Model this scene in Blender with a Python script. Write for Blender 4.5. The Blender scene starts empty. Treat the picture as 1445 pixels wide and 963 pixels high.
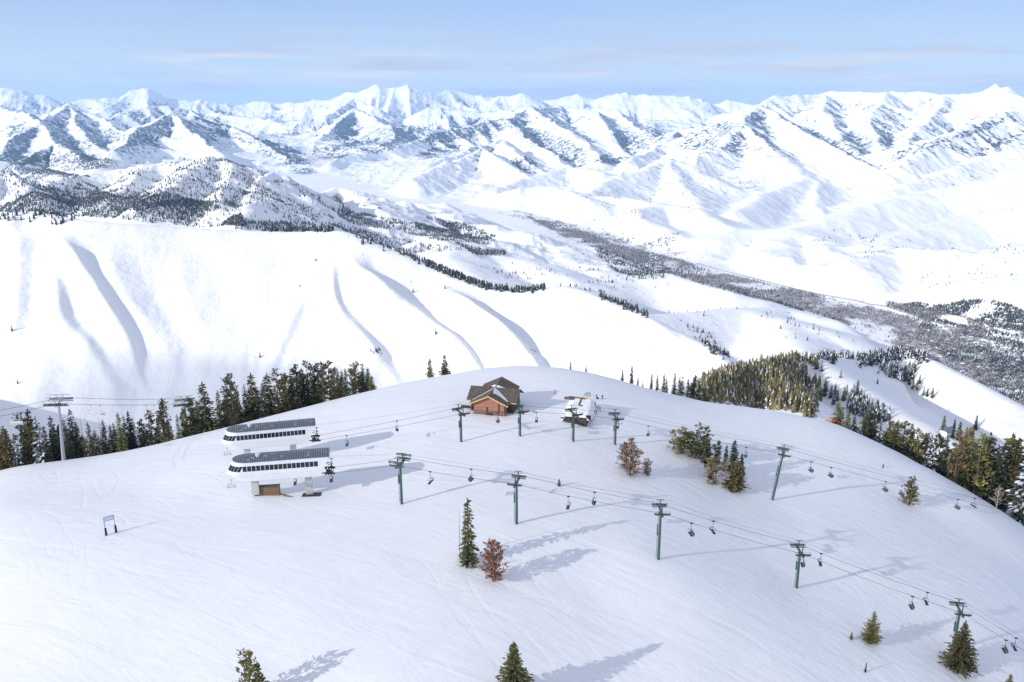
SUN_EL_DEG = 21.5; SUN_STR = 3.05; SKY_STR = 0.15; EXPO = 0.70; HAZE = 1.8e-5; QUALITY = 1.0; SKY_TINT = (1.08, .97, .96); CLOUD = .0008
_g = 1 / (SKY_STR * 2 ** EXPO)
LOW_GAIN = _g; LOW_SKY = [(.66, .77, .90), (.55, .70, .90), (.34, .50, .84), (.25, .42, .80)]
CLOUD_COL = (.56 * _g, .61 * _g, .77 * _g); CLOUD_COL2 = (.78 * _g, .80 * _g, .86 * _g)
SKY_FILL = .62; SKY_FILL_COL = (.90 * _g, .87 * _g, .90 * _g)
import bpy, bmesh, math, random
import numpy as np
from mathutils import Vector, Matrix
R = math.radians
C = bpy.context.scene.collection
scene = bpy.context.scene

# ------------------------------------------------------------------ camera model
F, CX, CY, PITCH, CZ = 1200.0, 722.5, 481.5, R(15.7), 105.0
SP, CP = math.sin(PITCH), math.cos(PITCH)
CAM = np.array([0.0, 0.0, CZ])
def raydir(px, py):
    a, b = (px - CX) / F, (CY - py) / F
    return np.array([a, b * SP + CP, b * CP - SP])
def at_range(px, py, d):            # point on a sight line at horizontal range d
    v = raydir(px, py); return CAM + v * (d / math.hypot(v[0], v[1]))
def at_drop(px, py, z):             # point on a sight line z below the camera
    v = raydir(px, py); return CAM + v * (z / v[2])

# ------------------------------------------------------------------ noise
def _hash(ix, iy, seed):
    h = (ix.astype(np.int64) * 374761393 + iy.astype(np.int64) * 668265263 + seed * 974634777) & 0xffffffff
    h = ((h ^ (h >> 13)) * 1274126177) & 0xffffffff
    h = ((h ^ (h >> 16)) * 2246822519) & 0xffffffff
    return ((h ^ (h >> 15)) & 0xffff).astype(np.float32) / 65535.0
def vnoise(x, y, seed=0):           # value noise 0..1
    x = np.asarray(x, np.float64); y = np.asarray(y, np.float64)
    fx, fy = np.floor(x), np.floor(y)
    tx, ty = (x - fx).astype(np.float32), (y - fy).astype(np.float32)
    tx = tx * tx * tx * (tx * (tx * 6 - 15) + 10); ty = ty * ty * ty * (ty * (ty * 6 - 15) + 10)
    a, b = _hash(fx, fy, seed), _hash(fx + 1, fy, seed)
    c, d = _hash(fx, fy + 1, seed), _hash(fx + 1, fy + 1, seed)
    return (a + (b - a) * tx) * (1 - ty) + (c + (d - c) * tx) * ty
def fbm(x, y, octv=4, seed=0, gain=0.5):
    s = 0; a = 1.0; t = 0
    for o in range(octv):
        s = s + a * vnoise(x * 2 ** o + 13.7 * o, y * 2 ** o - 7.3 * o, seed + o); t += a; a *= gain
    return s / t
def ridged(x, y, octv=4, seed=0, gain=0.5):
    s = 0; a = 1.0; t = 0
    for o in range(octv):
        n = 1 - np.abs(2 * vnoise(x * 2 ** o + 5.1 * o, y * 2 ** o + 9.2 * o, seed + o) - 1)
        s = s + a * n * n; t += a; a *= gain
    return s / t
def sstep(a, b, x):
    t = np.clip((x - a) / (b - a), 0, 1); return t * t * (3 - 2 * t)

# ------------------------------------------------------------------ the near hill: heights known at surveyed points
NEAR = [  # photo x, y, drop below the camera
 (735,515,-108.5),(650,527,-108),(820,524,-109),(540,548,-112),(470,566,-113.2),(400,585,-114.5),(300,610,-117),(200,635,-119.5),(100,650,-122),(0,663,-124),
 (900,545,-114),(985,570,-116.5),(1080,580,-119.5),(1180,598,-124),(1300,655,-136),(1380,700,-144),(1445,742,-150),
 (690,583,-101.5),(620,590,-101.5),(560,600,-103),(735,550,-103.5),(651,624,-101.5),(734,616,-101.5),(809,623,-103),(868,628,-106),(830,570,-103),
 (437,697,-103.2),(372,694,-101.6),(415,648,-104.5),(330,655,-103.5),(300,700,-103.5),(567,712,-101.5),(500,640,-102.5),(729,740,-102.5),(929,790,-108),(1124,830,-120),
 (900,670,-107.5),(1025,690,-115.5),(1090,706,-119.5),(1270,700,-131),(1400,720,-142.5),(1345,920,-134),(1445,963,-139),(1230,905,-126),(1230,800,-125),(1330,800,-132),(1445,850,-142),
 (1000,963,-117),(725,963,-111),(560,963,-108.5),(400,963,-108.5),(200,963,-109),(0,963,-110),(0,790,-106),(130,772,-103.2),(240,778,-102.6),(350,810,-102.6),(430,860,-104),(0,720,-110),
 (150,752,-103),(200,700,-108),(80,690,-113.5),(500,850,-104.2),(600,800,-103.5),(690,815,-104.5),(330,740,-102.3),(850,860,-110.5),(1000,850,-113),(800,690,-104),
]
npts = [at_drop(a, b, c) for a, b, c in NEAR]
for az in range(-60, 61, 12):      # the back of the hill and the foot of it towards the viewer
    s, c = math.sin(R(az)), math.cos(R(az))
    back = 470 if az < 20 else 500
    npts.append(np.array([s * back, c * back, CZ - float(np.interp(az, [-60, -30, -15, 0, 15, 30, 60], [235, 248, 218, 192, 240, 315, 335]))]))
    npts.append(np.array([s * 60, c * 60, CZ - (146 + max(0, az) * .6)]))
for az, r, z in [(-45,230,-128),(-60,230,-140),(-45,150,-118),(-60,150,-128),(45,260,-172),(60,240,-178),(45,170,-150),(60,160,-155),(-45,330,-150),(45,360,-215),(60,350,-230),(-60,340,-165)]:
    npts.append(np.array([math.sin(R(az)) * r, math.cos(R(az)) * r, CZ + z]))
npts = np.array(npts)
def _tps_fit(p, z, lam):
    n = len(p); d2 = ((p[:, None] - p[None]) ** 2).sum(-1)
    K = 0.5 * d2 * np.log(d2 + 1e-9) + lam * np.eye(n)
    P = np.c_[np.ones(n), p]
    A = np.zeros((n + 3, n + 3)); A[:n, :n] = K; A[:n, n:] = P; A[n:, :n] = P.T
    return np.linalg.solve(A, np.r_[z, 0, 0, 0])
_tp = npts[:, :2] / 100.0
_tw = _tps_fit(_tp, npts[:, 2], 0.012)
def tps(x, y):
    x = x / 100.0; y = y / 100.0
    out = _tw[-3] + _tw[-2] * x + _tw[-1] * y
    for i in range(len(_tp)):
        d2 = (x - _tp[i, 0]) ** 2 + (y - _tp[i, 1]) ** 2
        out = out + _tw[i] * 0.5 * d2 * np.log(d2 + 1e-9)
    return out
RN = 450.0
def near_h(x, y):
    r = np.hypot(x, y); k = np.minimum(1, RN / np.maximum(r, 1))
    h = tps(x * k, y * k) - 0.62 * np.maximum(r - RN, 0)
    # wind-worked snow: low drifts and a few rolls
    w = sstep(600, 400, r)
    h = h + w * (0.9 * (fbm(x / 38, y / 38, 3, 5) - .5) + 0.35 * (fbm((x * .8 + y * .6) / 22, (y * .8 - x * .6) / 6, 3, 9) - .5))
    return h

# ------------------------------------------------------------------ ridges of the country behind: photo x, y, range in km
# (points, slope, rib strength, rib spacing m, crest rounding m, lee side steepening)
RIDGES = [
 # farthest skyline
 ([(-200,132,34),(-90,126,34),(0,126,33),(30,128,33),(45,132,33),(70,134,33),(95,143,33),(120,141,33),(150,136,33),(165,138,33),(180,131,33),(210,124,33),(222,128,33),(236,138,33),(250,141,33),(300,143,33),(328,149,33),(345,147,33),(372,143,33),(400,146,33),(440,143,32),(475,138,32),(500,130,31),(530,120,31),(545,126,31),(575,118,31),(592,126,31),(610,135,31),(640,127,32),(665,133,32),(700,137,32),(735,131,32),(765,142,33),(785,140,33),(815,134,33),(840,140,33),(870,131,33),(900,135,33),(925,134,33),(960,136,33),(985,139,33),(1005,147,34),(1030,142,34),(1060,148,34),(1150,143,34)], .52, .75, 1500, 30),
 # right hand far wall
 ([(1057,156,19),(1090,138,20),(1120,137,20.5),(1150,136,21),(1175,130,21),(1210,130,21),(1250,127,21),(1290,128,21),(1330,133,21),(1370,131,20.5),(1400,121,20),(1420,130,19),(1445,142,18.5),(1520,150,17),(1640,148,16)], .55, .8, 900, 25),
 ([(1249,130,20.6),(1235,152,19),(1228,172,17.6),(1238,205,15.6)], .6, .6, 500, 20),
 ([(1330,134,20.6),(1315,160,18.5),(1285,190,16.5),(1262,220,14.6)], .6, .6, 500, 20),
 ([(1160,137,20.6),(1165,160,18.8),(1190,190,16.5),(1215,215,14.8)], .6, .6, 500, 20),
 # left ranges
 ([(-120,150,21),(-40,140,22),(0,150,20.5),(40,165,19),(70,185,17),(80,205,15.6)], .56, .7, 700, 25),
 ([(0,215,15.5),(30,187,17),(60,165,19),(100,146,21),(150,168,19.5),(190,198,17),(208,214,15.8)], .56, .75, 700, 25),
 ([(100,146,21),(108,170,19),(118,190,17.2),(140,212,15.5)], .56, .75, 600, 25),
 ([(150,170,21.5),(190,156,22.5),(220,151,23),(270,158,23),(320,178,21),(382,206,18),(430,233,15.5)], .56, .75, 700, 25),
 ([(150,214,14.6),(190,187,16.4),(235,158,18.6),(262,182,17),(290,202,15.5),(312,218,14.3)], .6, .55, 600, 15),
 ([(235,158,18.6),(330,180,18.6),(380,205,16.6),(405,220,15)], .6, .75, 600, 15),
 ([(0,240,10.5),(20,230,10.5),(76,203,11.4),(100,212,10.8),(120,224,10)], .55, .6, 500, 30),
 ([(300,160,26),(360,165,25),(420,176,23),(470,160,24),(500,140,26),(530,150,25)], .56, .75, 800, 25),
 # centre
 ([(420,215,18),(440,205,19),(470,185,21),(500,152,24),(520,160,23),(543,172,21.5),(560,195,19)], .56, .75, 700, 25),
 ([(440,240,13.4),(480,223,14.6),(530,213,15.4),(576,202,16.4),(620,185,17.6),(665,176,18.4),(712,168,19.2),(746,153,21)], .54, .75, 600, 20),
 ([(600,150,25),(640,155,25),(690,160,25),(746,153,21),(790,178,18),(830,205,15.5),(850,224,13.6)], .56, .75, 600, 20),
 ([(712,168,19),(745,195,16.5),(800,228,13.5),(815,242,12.6)], .58, .5, 450, 15),
 ([(600,232,12.8),(630,222,13.4),(680,208,14.4),(713,199,15),(735,220,13.4),(772,246,11.6)], .58, .6, 450, 15),
 ([(746,153,21),(800,150,23),(840,158,22),(862,185,18.5),(880,215,15.5)], .58, .7, 500, 15),
 ([(840,152,24),(866,156,23),(895,176,20.5),(925,195,18),(935,206,16.5)], .58, .7, 500, 15),
 ([(893,230,13),(925,205,15.5),(960,184,17.2),(1010,166,18),(1057,152,18.4),(1072,149,18)], .55, .75, 600, 20),
 # foothills in the centre
 ([(493,287,8.4),(530,275,9.2),(560,262,9.9),(613,236,11.2),(650,222,12.2),(683,210,12.9),(715,230,11.6),(745,248,10.6)], .5, .6, 420, 35, -0.25),
 ([(560,262,9.9),(610,275,8.9),(640,283,8.3)], .5, .5, 300, 35, -0.25),
 ([(623,287,8.2),(660,276,8.9),(693,268,9.3),(745,252,10.2),(796,236,11.1),(830,240,10.6),(860,247,10)], .46, .55, 400, 50, -0.25),
 ([(720,268,9.0),(770,262,9.2),(800,268,8.7),(822,279,8.1)], .46, .5, 350, 50, -0.25),
 ([(760,300,7.5),(829,278,8.4),(880,250,9.8),(939,226,11.4),(975,236,11),(1005,252,10)], .46, .55, 450, 50, -0.25),
 ([(829,278,8.4),(880,280,8.2),(930,290,7.6)], .46, .5, 350, 50, -0.25),
 ([(939,226,11.4),(960,260,9.4),(985,290,8.2),(1010,318,7.1)], .46, .5, 400, 60, -0.25),
 ([(812,338,6.25),(845,316,6.6),(879,303,6.9),(915,316,6.5),(950,337,6.0)], .42, .4, 300, 60, -0.25),
 ([(879,303,6.9),(930,290,7.7),(980,296,7.4),(1030,318,6.6)], .42, .4, 300, 60, -0.25),
 # right: the big spur and the white slopes
 ([(1030,165,17),(1071,149,17.6),(1111,167,15.8),(1160,195,13.8),(1205,222,12.2),(1249,249,10.7)], .56, .5, 500, 20),
 ([(1071,149,17.6),(1050,177,14.6),(1090,210,13),(1141,251,10.8),(1155,285,9.2),(1163,308,8.2)], .5, .55, 500, 35),
 ([(1050,177,14.6),(1015,205,13.2),(985,232,12)], .5, .6, 450, 35),
 ([(1141,251,10.8),(1100,262,9.8),(1060,280,8.7),(1040,300,7.7)], .46, .5, 400, 45),
 ([(1620,110,16),(1520,128,16),(1445,150,15.2),(1369,176,13.8),(1310,205,12.4),(1262,236,11)], .52, .6, 600, 25, -0.45),
 ([(1600,160,13),(1500,190,12),(1445,207,11.6),(1380,226,10.9),(1320,250,10),(1255,272,9.1)], .48, .55, 500, 40, -0.45),
 ([(1600,215,9.5),(1445,240,9),(1380,258,8.6),(1300,270,8.3),(1212,292,7.5),(1138,324,6.6)], .44, .4, 500, 80, -0.45),
 ([(1600,265,7.6),(1445,290,7.2),(1360,305,6.9),(1290,322,6.4),(1230,345,5.8)], .42, .4, 450, 80, -0.45),
 ([(960,350,6.0),(1004,336,6.2),(1060,324,6.5),(1118,322,6.6),(1160,340,6.0),(1180,360,5.5)], .4, .45, 300, 70, -0.45),
 ([(1118,322,6.6),(1100,350,5.8),(1090,378,5.1)], .4, .4, 250, 60, -0.45),
 ([(1600,320,5.6),(1445,345,5.4),(1380,358,5.2),(1310,352,5.5),(1250,350,5.7),(1200,372,5.1),(1160,395,4.7)], .4, .5, 300, 60, -0.45),
 ([(1600,380,4.7),(1500,385,4.6),(1445,392,4.5),(1405,408,4.3)], .38, .4, 300, 60, -0.45),
 # rocky wooded hill on the left
 ([(-140,240,5.2),(-60,255,5.0),(0,248,5.2),(30,262,4.9),(60,285,4.3)], .5, .8, 220, 10),
 ([(70,262,5.0),(110,252,5.3),(143,243,5.4),(180,240,5.4),(213,234,5.3),(250,228,5.2),(293,215,5.0),(310,222,4.9),(332,233,4.75),(352,240,4.7),(369,252,4.55),(385,250,4.65),(415,263,4.7),(450,278,4.75),(480,293,4.7),(520,306,4.6)], .42, .8, 230, 8),
 ([(293,215,5.0),(275,240,4.5),(240,262,4.05),(205,280,3.75)], .45, .8, 180, 8),
 ([(332,233,4.75),(322,262,4.1),(300,285,3.7)], .45, .7, 180, 8),
 ([(369,252,4.55),(352,290,3.7),(336,318,3.15)], .52, .35, 200, 8),
 ([(213,234,5.3),(180,262,4.6),(150,290,4.0)], .45, .7, 200, 12),
 ([(150,225,8),(120,262,6),(60,240,8)], .3, .5, 300, 50),
 # low hills between the long ridge and the valley
 ([(430,290,5.2),(480,265,5.6),(507,269,5.5),(530,288,5.0),(548,305,4.6)], .5, .5, 250, 25, -0.3),
 ([(548,285,6.2),(606,293,5.7),(650,313,5.2),(700,320,5.0),(745,327,4.8)], .42, .5, 250, 40, -0.3),
 ([(470,300,4.6),(540,322,4.3),(600,332,4.3),(640,338,4.2),(700,340,4.3)], .36, .5, 250, 40, -0.3),
 ([(560,352,3.9),(590,350,4),(623,335,4.2),(660,350,4.0),(690,358,3.9),(732,367,3.75),(780,383,3.5)], .42, .45, 260, 50, -0.3),
 ([(623,335,4.2),(640,365,3.6),(665,385,3.3)], .44, .4, 220, 40, -0.3),
 ([(732,352,4.4),(790,356,4.4),(830,372,4.1),(875,398,3.7)], .4, .45, 260, 50, -0.3),
 ([(840,402,3.5),(880,394,3.65),(940,387,3.8),(985,400,3.6),(1030,412,3.5),(1070,424,3.5)], .4, .45, 260, 50, -0.3),
 ([(800,405,3.0),(850,425,2.8),(900,445,2.7),(960,444,2.85),(1041,437,3.05),(1101,452,2.95),(1150,466,2.85)], .42, .4, 250, 50, -0.3),
 ([(1041,437,3.05),(1110,436,3.25),(1175,453,3.15),(1225,480,3.0),(1250,500,2.9)], .42, .45, 250, 40, -0.3),
 ([(1101,452,2.95),(1130,490,2.55),(1160,520,2.35)], .42, .4, 250, 40, -0.3),
 # the long white ridge across the gully
 ([(-260,330,2.5),(-120,310,2.3),(0,304,2.15),(45,296,2.15),(80,303,2.1),(130,310,2.05),(230,318,2.02),(300,323,2.0),(400,326,1.98),(470,325,1.95),(500,333,1.93),(560,356,1.89),(620,380,1.85),(680,403,1.80),(740,411,1.77),(800,404,1.76),(850,420,1.72),(900,440,1.69),(960,470,1.64),(1000,492,1.60),(1040,522,1.54)], .60, .06, 260, 14),
 ([(-480,470,1.9),(-390,500,1.65),(-300,560,1.42),(-260,620,1.3)], .6, .2, 150, 15),
 # wooded knob to the right of the hill
 ([(960,552,.70),(1000,540,.78),(1060,520,.95),(1110,509,1.08),(1150,505,1.15),(1190,506,1.25),(1225,499,1.36),(1262,497,1.45),(1290,503,1.42),(1312,507,1.38),(1350,527,1.34),(1400,555,1.28),(1445,580,1.23),(1540,640,1.1)], .55, .25, 90, 12),
 ([(1150,505,1.15),(1185,528,1.06),(1230,556,.98),(1280,590,.90),(1330,615,.86),(1390,645,.8)], .5, .2, 80, 14),
 ([(1060,520,.95),(1090,550,.84),(1130,580,.74)], .5, .2, 80, 14),
]
VALLEY = [(1800,700,2.6),(1500,540,3.0),(1300,470,4.0),(1180,440,4.4),(1060,405,4.9),(960,380,5.4),(880,355,6.1),(800,328,7.2),(720,306,8.3),(620,290,9.2),(540,277,9.8),(470,262,11.5),(430,243,13.5)]
VPTS = np.array([at_range(*((a, b) + (d * 1000,))) for a, b, d in VALLEY])
def seg_field(x, y, P):
    """distance to a polyline, arc length, height along it and side"""
    best = np.full(x.shape, 1e9, np.float32); S = np.zeros(x.shape, np.float32); Z = np.zeros(x.shape, np.float32); SD = np.zeros(x.shape, np.float32)
    acc = 0.0
    for a, b in zip(P[:-1], P[1:]):
        dx, dy = b[0] - a[0], b[1] - a[1]; L2 = dx * dx + dy * dy; L = math.sqrt(L2)
        t = np.clip(((x - a[0]) * dx + (y - a[1]) * dy) / L2, 0, 1)
        ex, ey = x - a[0] - t * dx, y - a[1] - t * dy
        d = np.sqrt(ex * ex + ey * ey)
        m = d < best
        best[m] = d[m]; S[m] = acc + t[m] * L; Z[m] = a[2] + t[m] * (b[2] - a[2]); SD[m] = np.sign(dx * ey - dy * ex)[m]
        acc += L
    return best, S, Z, SD
LX, LY = math.cos(R(33)), math.sin(R(33))
def smooth_line(P, n=4):
    P = [np.array(p, float) for p in P]; out = []
    Q_ = [2 * P[0] - P[1]] + P + [2 * P[-1] - P[-2]]
    for i in range(1, len(Q_) - 2):
        p0, p1, p2, p3 = Q_[i - 1:i + 3]
        for k in range(n):
            t = k / n
            out.append(.5 * (2 * p1 + (p2 - p0) * t + (2 * p0 - 5 * p1 + 4 * p2 - p3) * t * t + (3 * p1 - p0 - 3 * p2 + p3) * t ** 3))
    out.append(P[-1]); return np.array(out)
RPTS = []
for pts, *rest in RIDGES:
    P = np.array([at_range(a, b, d * 1000) for a, b, d in pts])
    long_ridge = rest[0] == .60 and len(pts) > 15
    if long_ridge: P = smooth_line(P, 3); MP = P
    RPTS.append((P,) + tuple(rest) + ((0.0,) if len(rest) < 5 else ()))
def side_spurs(P, slope, lam, seed):
    rng = random.Random(seed); out = []
    seg = np.linalg.norm(np.diff(P[:, :2], axis=0), axis=1); acc = np.r_[0, np.cumsum(seg)]
    t = lam * rng.uniform(.4, 1.0); side = 1
    while t < acc[-1]:
        p = np.array([np.interp(t, acc, P[:, k]) for k in range(3)])
        i = min(np.searchsorted(acc, t) - 1, len(P) - 2); d = (P[i + 1] - P[i])[:2]; d = d / (np.linalg.norm(d) + 1e-6)
        fall = 1 if P[i + 1][2] < P[i][2] else -1
        for side in (1, -1):
            if rng.random() < .12: continue
            nrm = np.array([-d[1], d[0]]) * side
            ang = R(rng.uniform(5, 40)); v = nrm * math.cos(ang) + d * fall * math.sin(ang)
            rel = p[2] - (CZ - 1020)
            if rel < 150: continue
            g_ = slope * rng.uniform(.52, .68); q = p - np.array([0, 0, 8.0 + lam * .01]); pts = [q]
            L = min(rel * rng.uniform(.55, .95) / g_, lam * 4.5)
            bend = rng.uniform(-.5, .5)
            for k in range(3):
                a2 = bend * k; vv = np.array([v[0] * math.cos(a2) - v[1] * math.sin(a2), v[0] * math.sin(a2) + v[1] * math.cos(a2)])
                q = q + np.array([vv[0] * L / 3, vv[1] * L / 3, -g_ * L / 3 * (1.2 if k == 0 else .9)]); pts.append(q)
            out.append(np.array(pts))
        t += lam * rng.uniform(.75, 1.35)
    return out
for k_, (P, s_, a_, lam_, rnd_, lee_) in enumerate(list(RPTS)):
    if np.hypot(P[:, 0], P[:, 1]).min() > 7600 and a_ >= .55 :
        for sp in side_spurs(P, s_, lam_ * 1.25, 500 + k_):
            RPTS.append((sp, s_ * 1.12, a_ * .6, lam_ * .6, rnd_ * .6, lee_))
def face_point(px, py):             # where a sight line meets the open face of the long ridge
    v = raydir(px, py)
    for d in np.arange(1150, 2150, 4.0):
        p = at_range(px, py, d)
        dd, S, Z, SD = seg_field(np.array([p[0]]), np.array([p[1]]), MP)
        if p[2] <= Z[0] - .60 * dd[0]: return p
    return None
SPURS = [  # ribs on the open face: photo points, height, width on the sunny side, width on the lee side
 ([(80,318),(88,335),(104,358),(122,382),(142,408),(162,438),(180,465),(195,500)], 26, 90, 38),
 ([(480,334),(488,350),(506,374),(532,399),(560,420),(590,441),(620,468),(650,496),(676,524),(700,552),(720,580)], 38, 110, 40),
 ([(470,352),(471,400),(474,426),(484,446),(500,464),(517,482),(533,503),(550,525),(570,550)], 19, 60, 26),
 ([(604,380),(632,402),(662,426),(692,455),(722,481),(748,508),(768,532),(792,560),(812,590)], 50, 120, 48),
 ([(800,408),(820,440),(846,470),(876,505)], 12, 70, 40),
 ([(905,445),(935,470),(965,500)], 12, 50, 34),
 ([(30,310),(30,360),(28,420),(24,470)], 14, 60, 46),
 ([(78,360),(84,410),(92,455),(118,482),(140,512),(160,550)], 16, 70, 50),
 ([(540,440),(560,470),(585,500),(615,535)], 7, 40, 24),
 ([(150,335),(165,380),(185,420),(215,460),(240,500)], 9, 90, 60), ([(250,350),(262,400),(280,450),(300,490)], 7, 90, 70), ([(360,350),(372,400),(385,450),(395,490)], 6, 90, 70), ([(850,445),(885,480),(915,515)], 12, 70, 40), ([(690,425),(725,455),(760,490),(790,520)], 9, 60, 36),
]
SPTS = [(smooth_line([q for q in (face_point(a_, b_ + .5 * A) for a_, b_ in pts) if q is not None], 3), A, wl, wr) for pts, A, wl, wr in SPURS]
def floor_h(x, y):
    r = np.hypot(x, y)
    return CZ + np.interp(r, [0, 900, 1500, 2600, 3500, 5000, 8000, 12000, 20000, 35000, 50000], [-700, -640, -660, -860, -1010, -1030, -1070, -1060, -1010, -850, -800])
def far_h(x, y):
    x = x.astype(np.float32); y = y.astype(np.float32)
    r = np.hypot(x, y)
    vd, _, _, _ = seg_field(x, y, VPTS)
    base = floor_h(x, y).astype(np.float32)
    rough = ridged(x / 2600 + .5 * vnoise(x / 900, y / 900, 3), y / 2600, 4, 21, .42)
    amp = np.interp(r, [0, 2500, 5000, 9000, 16000, 30000, 50000], [0, 30, 70, 110, 230, 420, 420])
    h = base + rough * amp * sstep(350, 1900, vd) - 6
    # wander of the crest lines
    f = np.interp(r, [0, 1500, 3000, 9000, 30000], [0, 6, 25, 110, 200])
    q = np.interp(r, [0, 2500, 9000, 30000], [1, 1, .35, .22])
    xw = x + f * (fbm(x * q / 330, y * q / 330, 3, 301) - .5) * 2; yw = y + f * (fbm(x * q / 330, y * q / 330, 3, 302) - .5) * 2
    for i, (P, s, a, lam, rnd, lee) in enumerate(RPTS):
        zmax = P[:, 2].max(); reach = (zmax - (CZ - 1100)) / (s * .45) + 200
        cx0, cx1, cy0, cy1 = P[:, 0].min() - reach, P[:, 0].max() + reach, P[:, 1].min() - reach, P[:, 1].max() + reach
        m = (x > cx0) & (x < cx1) & (y > cy0) & (y < cy1)
        if not m.any(): continue
        X, Y = xw[m], yw[m]
        d, S, Z, SD = seg_field(X, Y, P)
        wob = fbm(X / (lam * 1.6), Y / (lam * 1.6), 3, 40 + i) - .5
        d = np.sqrt(d * d + rnd * rnd) - rnd
        u = (S + lam * 1.3 * wob) / lam + 100 * (SD > 0)
        rb = ridged(u, d / (lam * 6.0) + i * 3.3, 4, 60 + i, .58)      # ribs and gullies running down the fall line
        rp = 1 - np.exp(-d / (lam * .5))
        if lee:
            e = 0.5 * np.minimum(d, 400.0) + 1
            dx = (P[-1] - P[0])[:2]; dx = dx / np.linalg.norm(dx)
            cside = (-dx[1] * LX + dx[0] * LY) * SD                    # >0: far side from the sun
            sl_ = s * (1 + lee * cside)
        else: sl_ = s
        hh = Z - sl_ * d * (1 + a * rp * (.62 - rb)) + a * .06 * lam * wob * rp
        hm = h[m]; k = np.maximum(4.0, .005 * r[m])
        df = hm - hh
        h[m] = np.maximum(hm, hh) + np.where(np.abs(df) < k, (k - np.abs(df)) ** 2 / (4 * k), 0) * .8
    near = r < 2400
    if near.any():
        X, Y = xw[near], yw[near]; add = np.zeros_like(X)
        for P, A, wl, wr in SPTS:
            L = np.sqrt(((P[1:] - P[:-1])[:, :2] ** 2).sum(1)).sum()
            mm = (X > P[:, 0].min() - 120) & (X < P[:, 0].max() + 120) & (Y > P[:, 1].min() - 120) & (Y < P[:, 1].max() + 120)
            if not mm.any(): continue
            d, S, Z, SD = seg_field(X[mm], Y[mm], P)
            t = np.where(SD > 0, 1 - d / wr, 1 - d / wl); t = np.clip(t, 0, 1)
            prof = np.where(SD > 0, t * t * (1.6 - .6 * t), t ** 1.6)
            n = .75 + .5 * vnoise(S / 120, S * 0 + A, 5)
            add[mm] = np.maximum(add[mm], A * prof * sstep(0, .3, S / L) * (1 - .45 * sstep(.7, 1, S / L)) * n)
        h[near] += add
    # the flat valley floor cuts in
    fl = base + 2
    w = sstep(230, 560, vd)
    h = fl * (1 - w) + np.maximum(h, fl) * w
    r2 = np.interp(r, [0, 900, 2500, 3300, 4000, 5600, 6500, 12000, 30000], [0, .3, .8, 3, 24, 26, 14, 38, 90])
    sc = np.interp(r, [0, 6000, 6001, 50000], [1, 1, 1, 1])
    h = h + r2 * (ridged(x / 190, y / 190, 3, 77, .5) - .45) * w * np.interp(r, [9000, 16000], [1, .35])
    h = h + np.interp(r, [3300, 4000, 5600, 6500], [0, 70, 70, 0]) * (ridged(x / 430 + .3 * vnoise(x / 200, y / 200, 9), y / 430, 4, 79, .5) - .45) * w * sstep(900, 200, x)
    h = h + np.interp(r, [7000, 14000, 30000], [0, 75, 150]) * (ridged(x / 750, y / 750, 3, 78, .45) - .45) * w
    return h.astype(np.float64)
def ground_h(x, y):
    x = np.atleast_1d(np.asarray(x, np.float64)); y = np.atleast_1d(np.asarray(y, np.float64))
    r = np.hypot(x, y)
    hf = far_h(x, y)
    hn = near_h(x, y)
    out = np.where(r < 380, hn, 0)
    m = r >= 380
    k = 10.0; df = hn - hf
    mx = np.maximum(hn, hf) + np.where(np.abs(df) < k, (k - np.abs(df)) ** 2 / (4 * k), 0)
    return np.where(m, mx, hn)
# ------------------------------------------------------------------ node helpers
def new_mat(name):
    m = bpy.data.materials.new(name); m.use_nodes = True
    nt = m.node_tree; b = nt.nodes['Principled BSDF']
    return m, nt, b
def N(nt, t, **kw):
    n = nt.nodes.new(t)
    for k, v in kw.items():
        if k == 'ins':
            for kk, vv in v.items():
                n.inputs[kk].default_value = vv
        else: setattr(n, k, v)
    return n
def ramp(nt, fac, stops):
    n = N(nt, 'ShaderNodeValToRGB'); e = n.color_ramp.elements
    while len(e) > 1: e.remove(e[-1])
    e[0].position = stops[0][0]; e[0].color = tuple(stops[0][1]) + (1,)
    for p, c in stops[1:]:
        q = e.new(p); q.color = tuple(c) + (1,)
    nt.links.new(fac, n.inputs[0]); return n
def g(v): return (v, v, v)
def mathn(nt, op, a, b=None, clamp=False):
    n = N(nt, 'ShaderNodeMath', operation=op, use_clamp=clamp)
    for i, v in enumerate((a, b)):
        if v is None: continue
        if isinstance(v, (int, float)): n.inputs[i].default_value = v
        else: nt.links.new(v, n.inputs[i])
    return n.outputs[0]
def mixc(nt, fac, a, b):
    n = N(nt, 'ShaderNodeMix', data_type='RGBA')
    for i, v in ((0, fac), (6, a), (7, b)):
        if isinstance(v, (int, float)): n.inputs[i].default_value = v
        elif isinstance(v, tuple): n.inputs[i].default_value = v + (1,) if len(v) == 3 else v
        else: nt.links.new(v, n.inputs[i])
    return n.outputs[2]
def noise(nt, vec, scale, detail=4, rough=.55, dist=0):
    n = N(nt, 'ShaderNodeTexNoise', ins={'Scale': scale, 'Detail': detail, 'Roughness': rough, 'Distortion': dist})
    if vec is not None: nt.links.new(vec, n.inputs['Vector'])
    return n.outputs['Fac']
def mapping(nt, vec, scale=(1, 1, 1), rot=(0, 0, 0)):
    n = N(nt, 'ShaderNodeMapping'); n.inputs['Scale'].default_value = scale; n.inputs['Rotation'].default_value = rot
    nt.links.new(vec, n.inputs['Vector']); return n.outputs[0]

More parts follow.
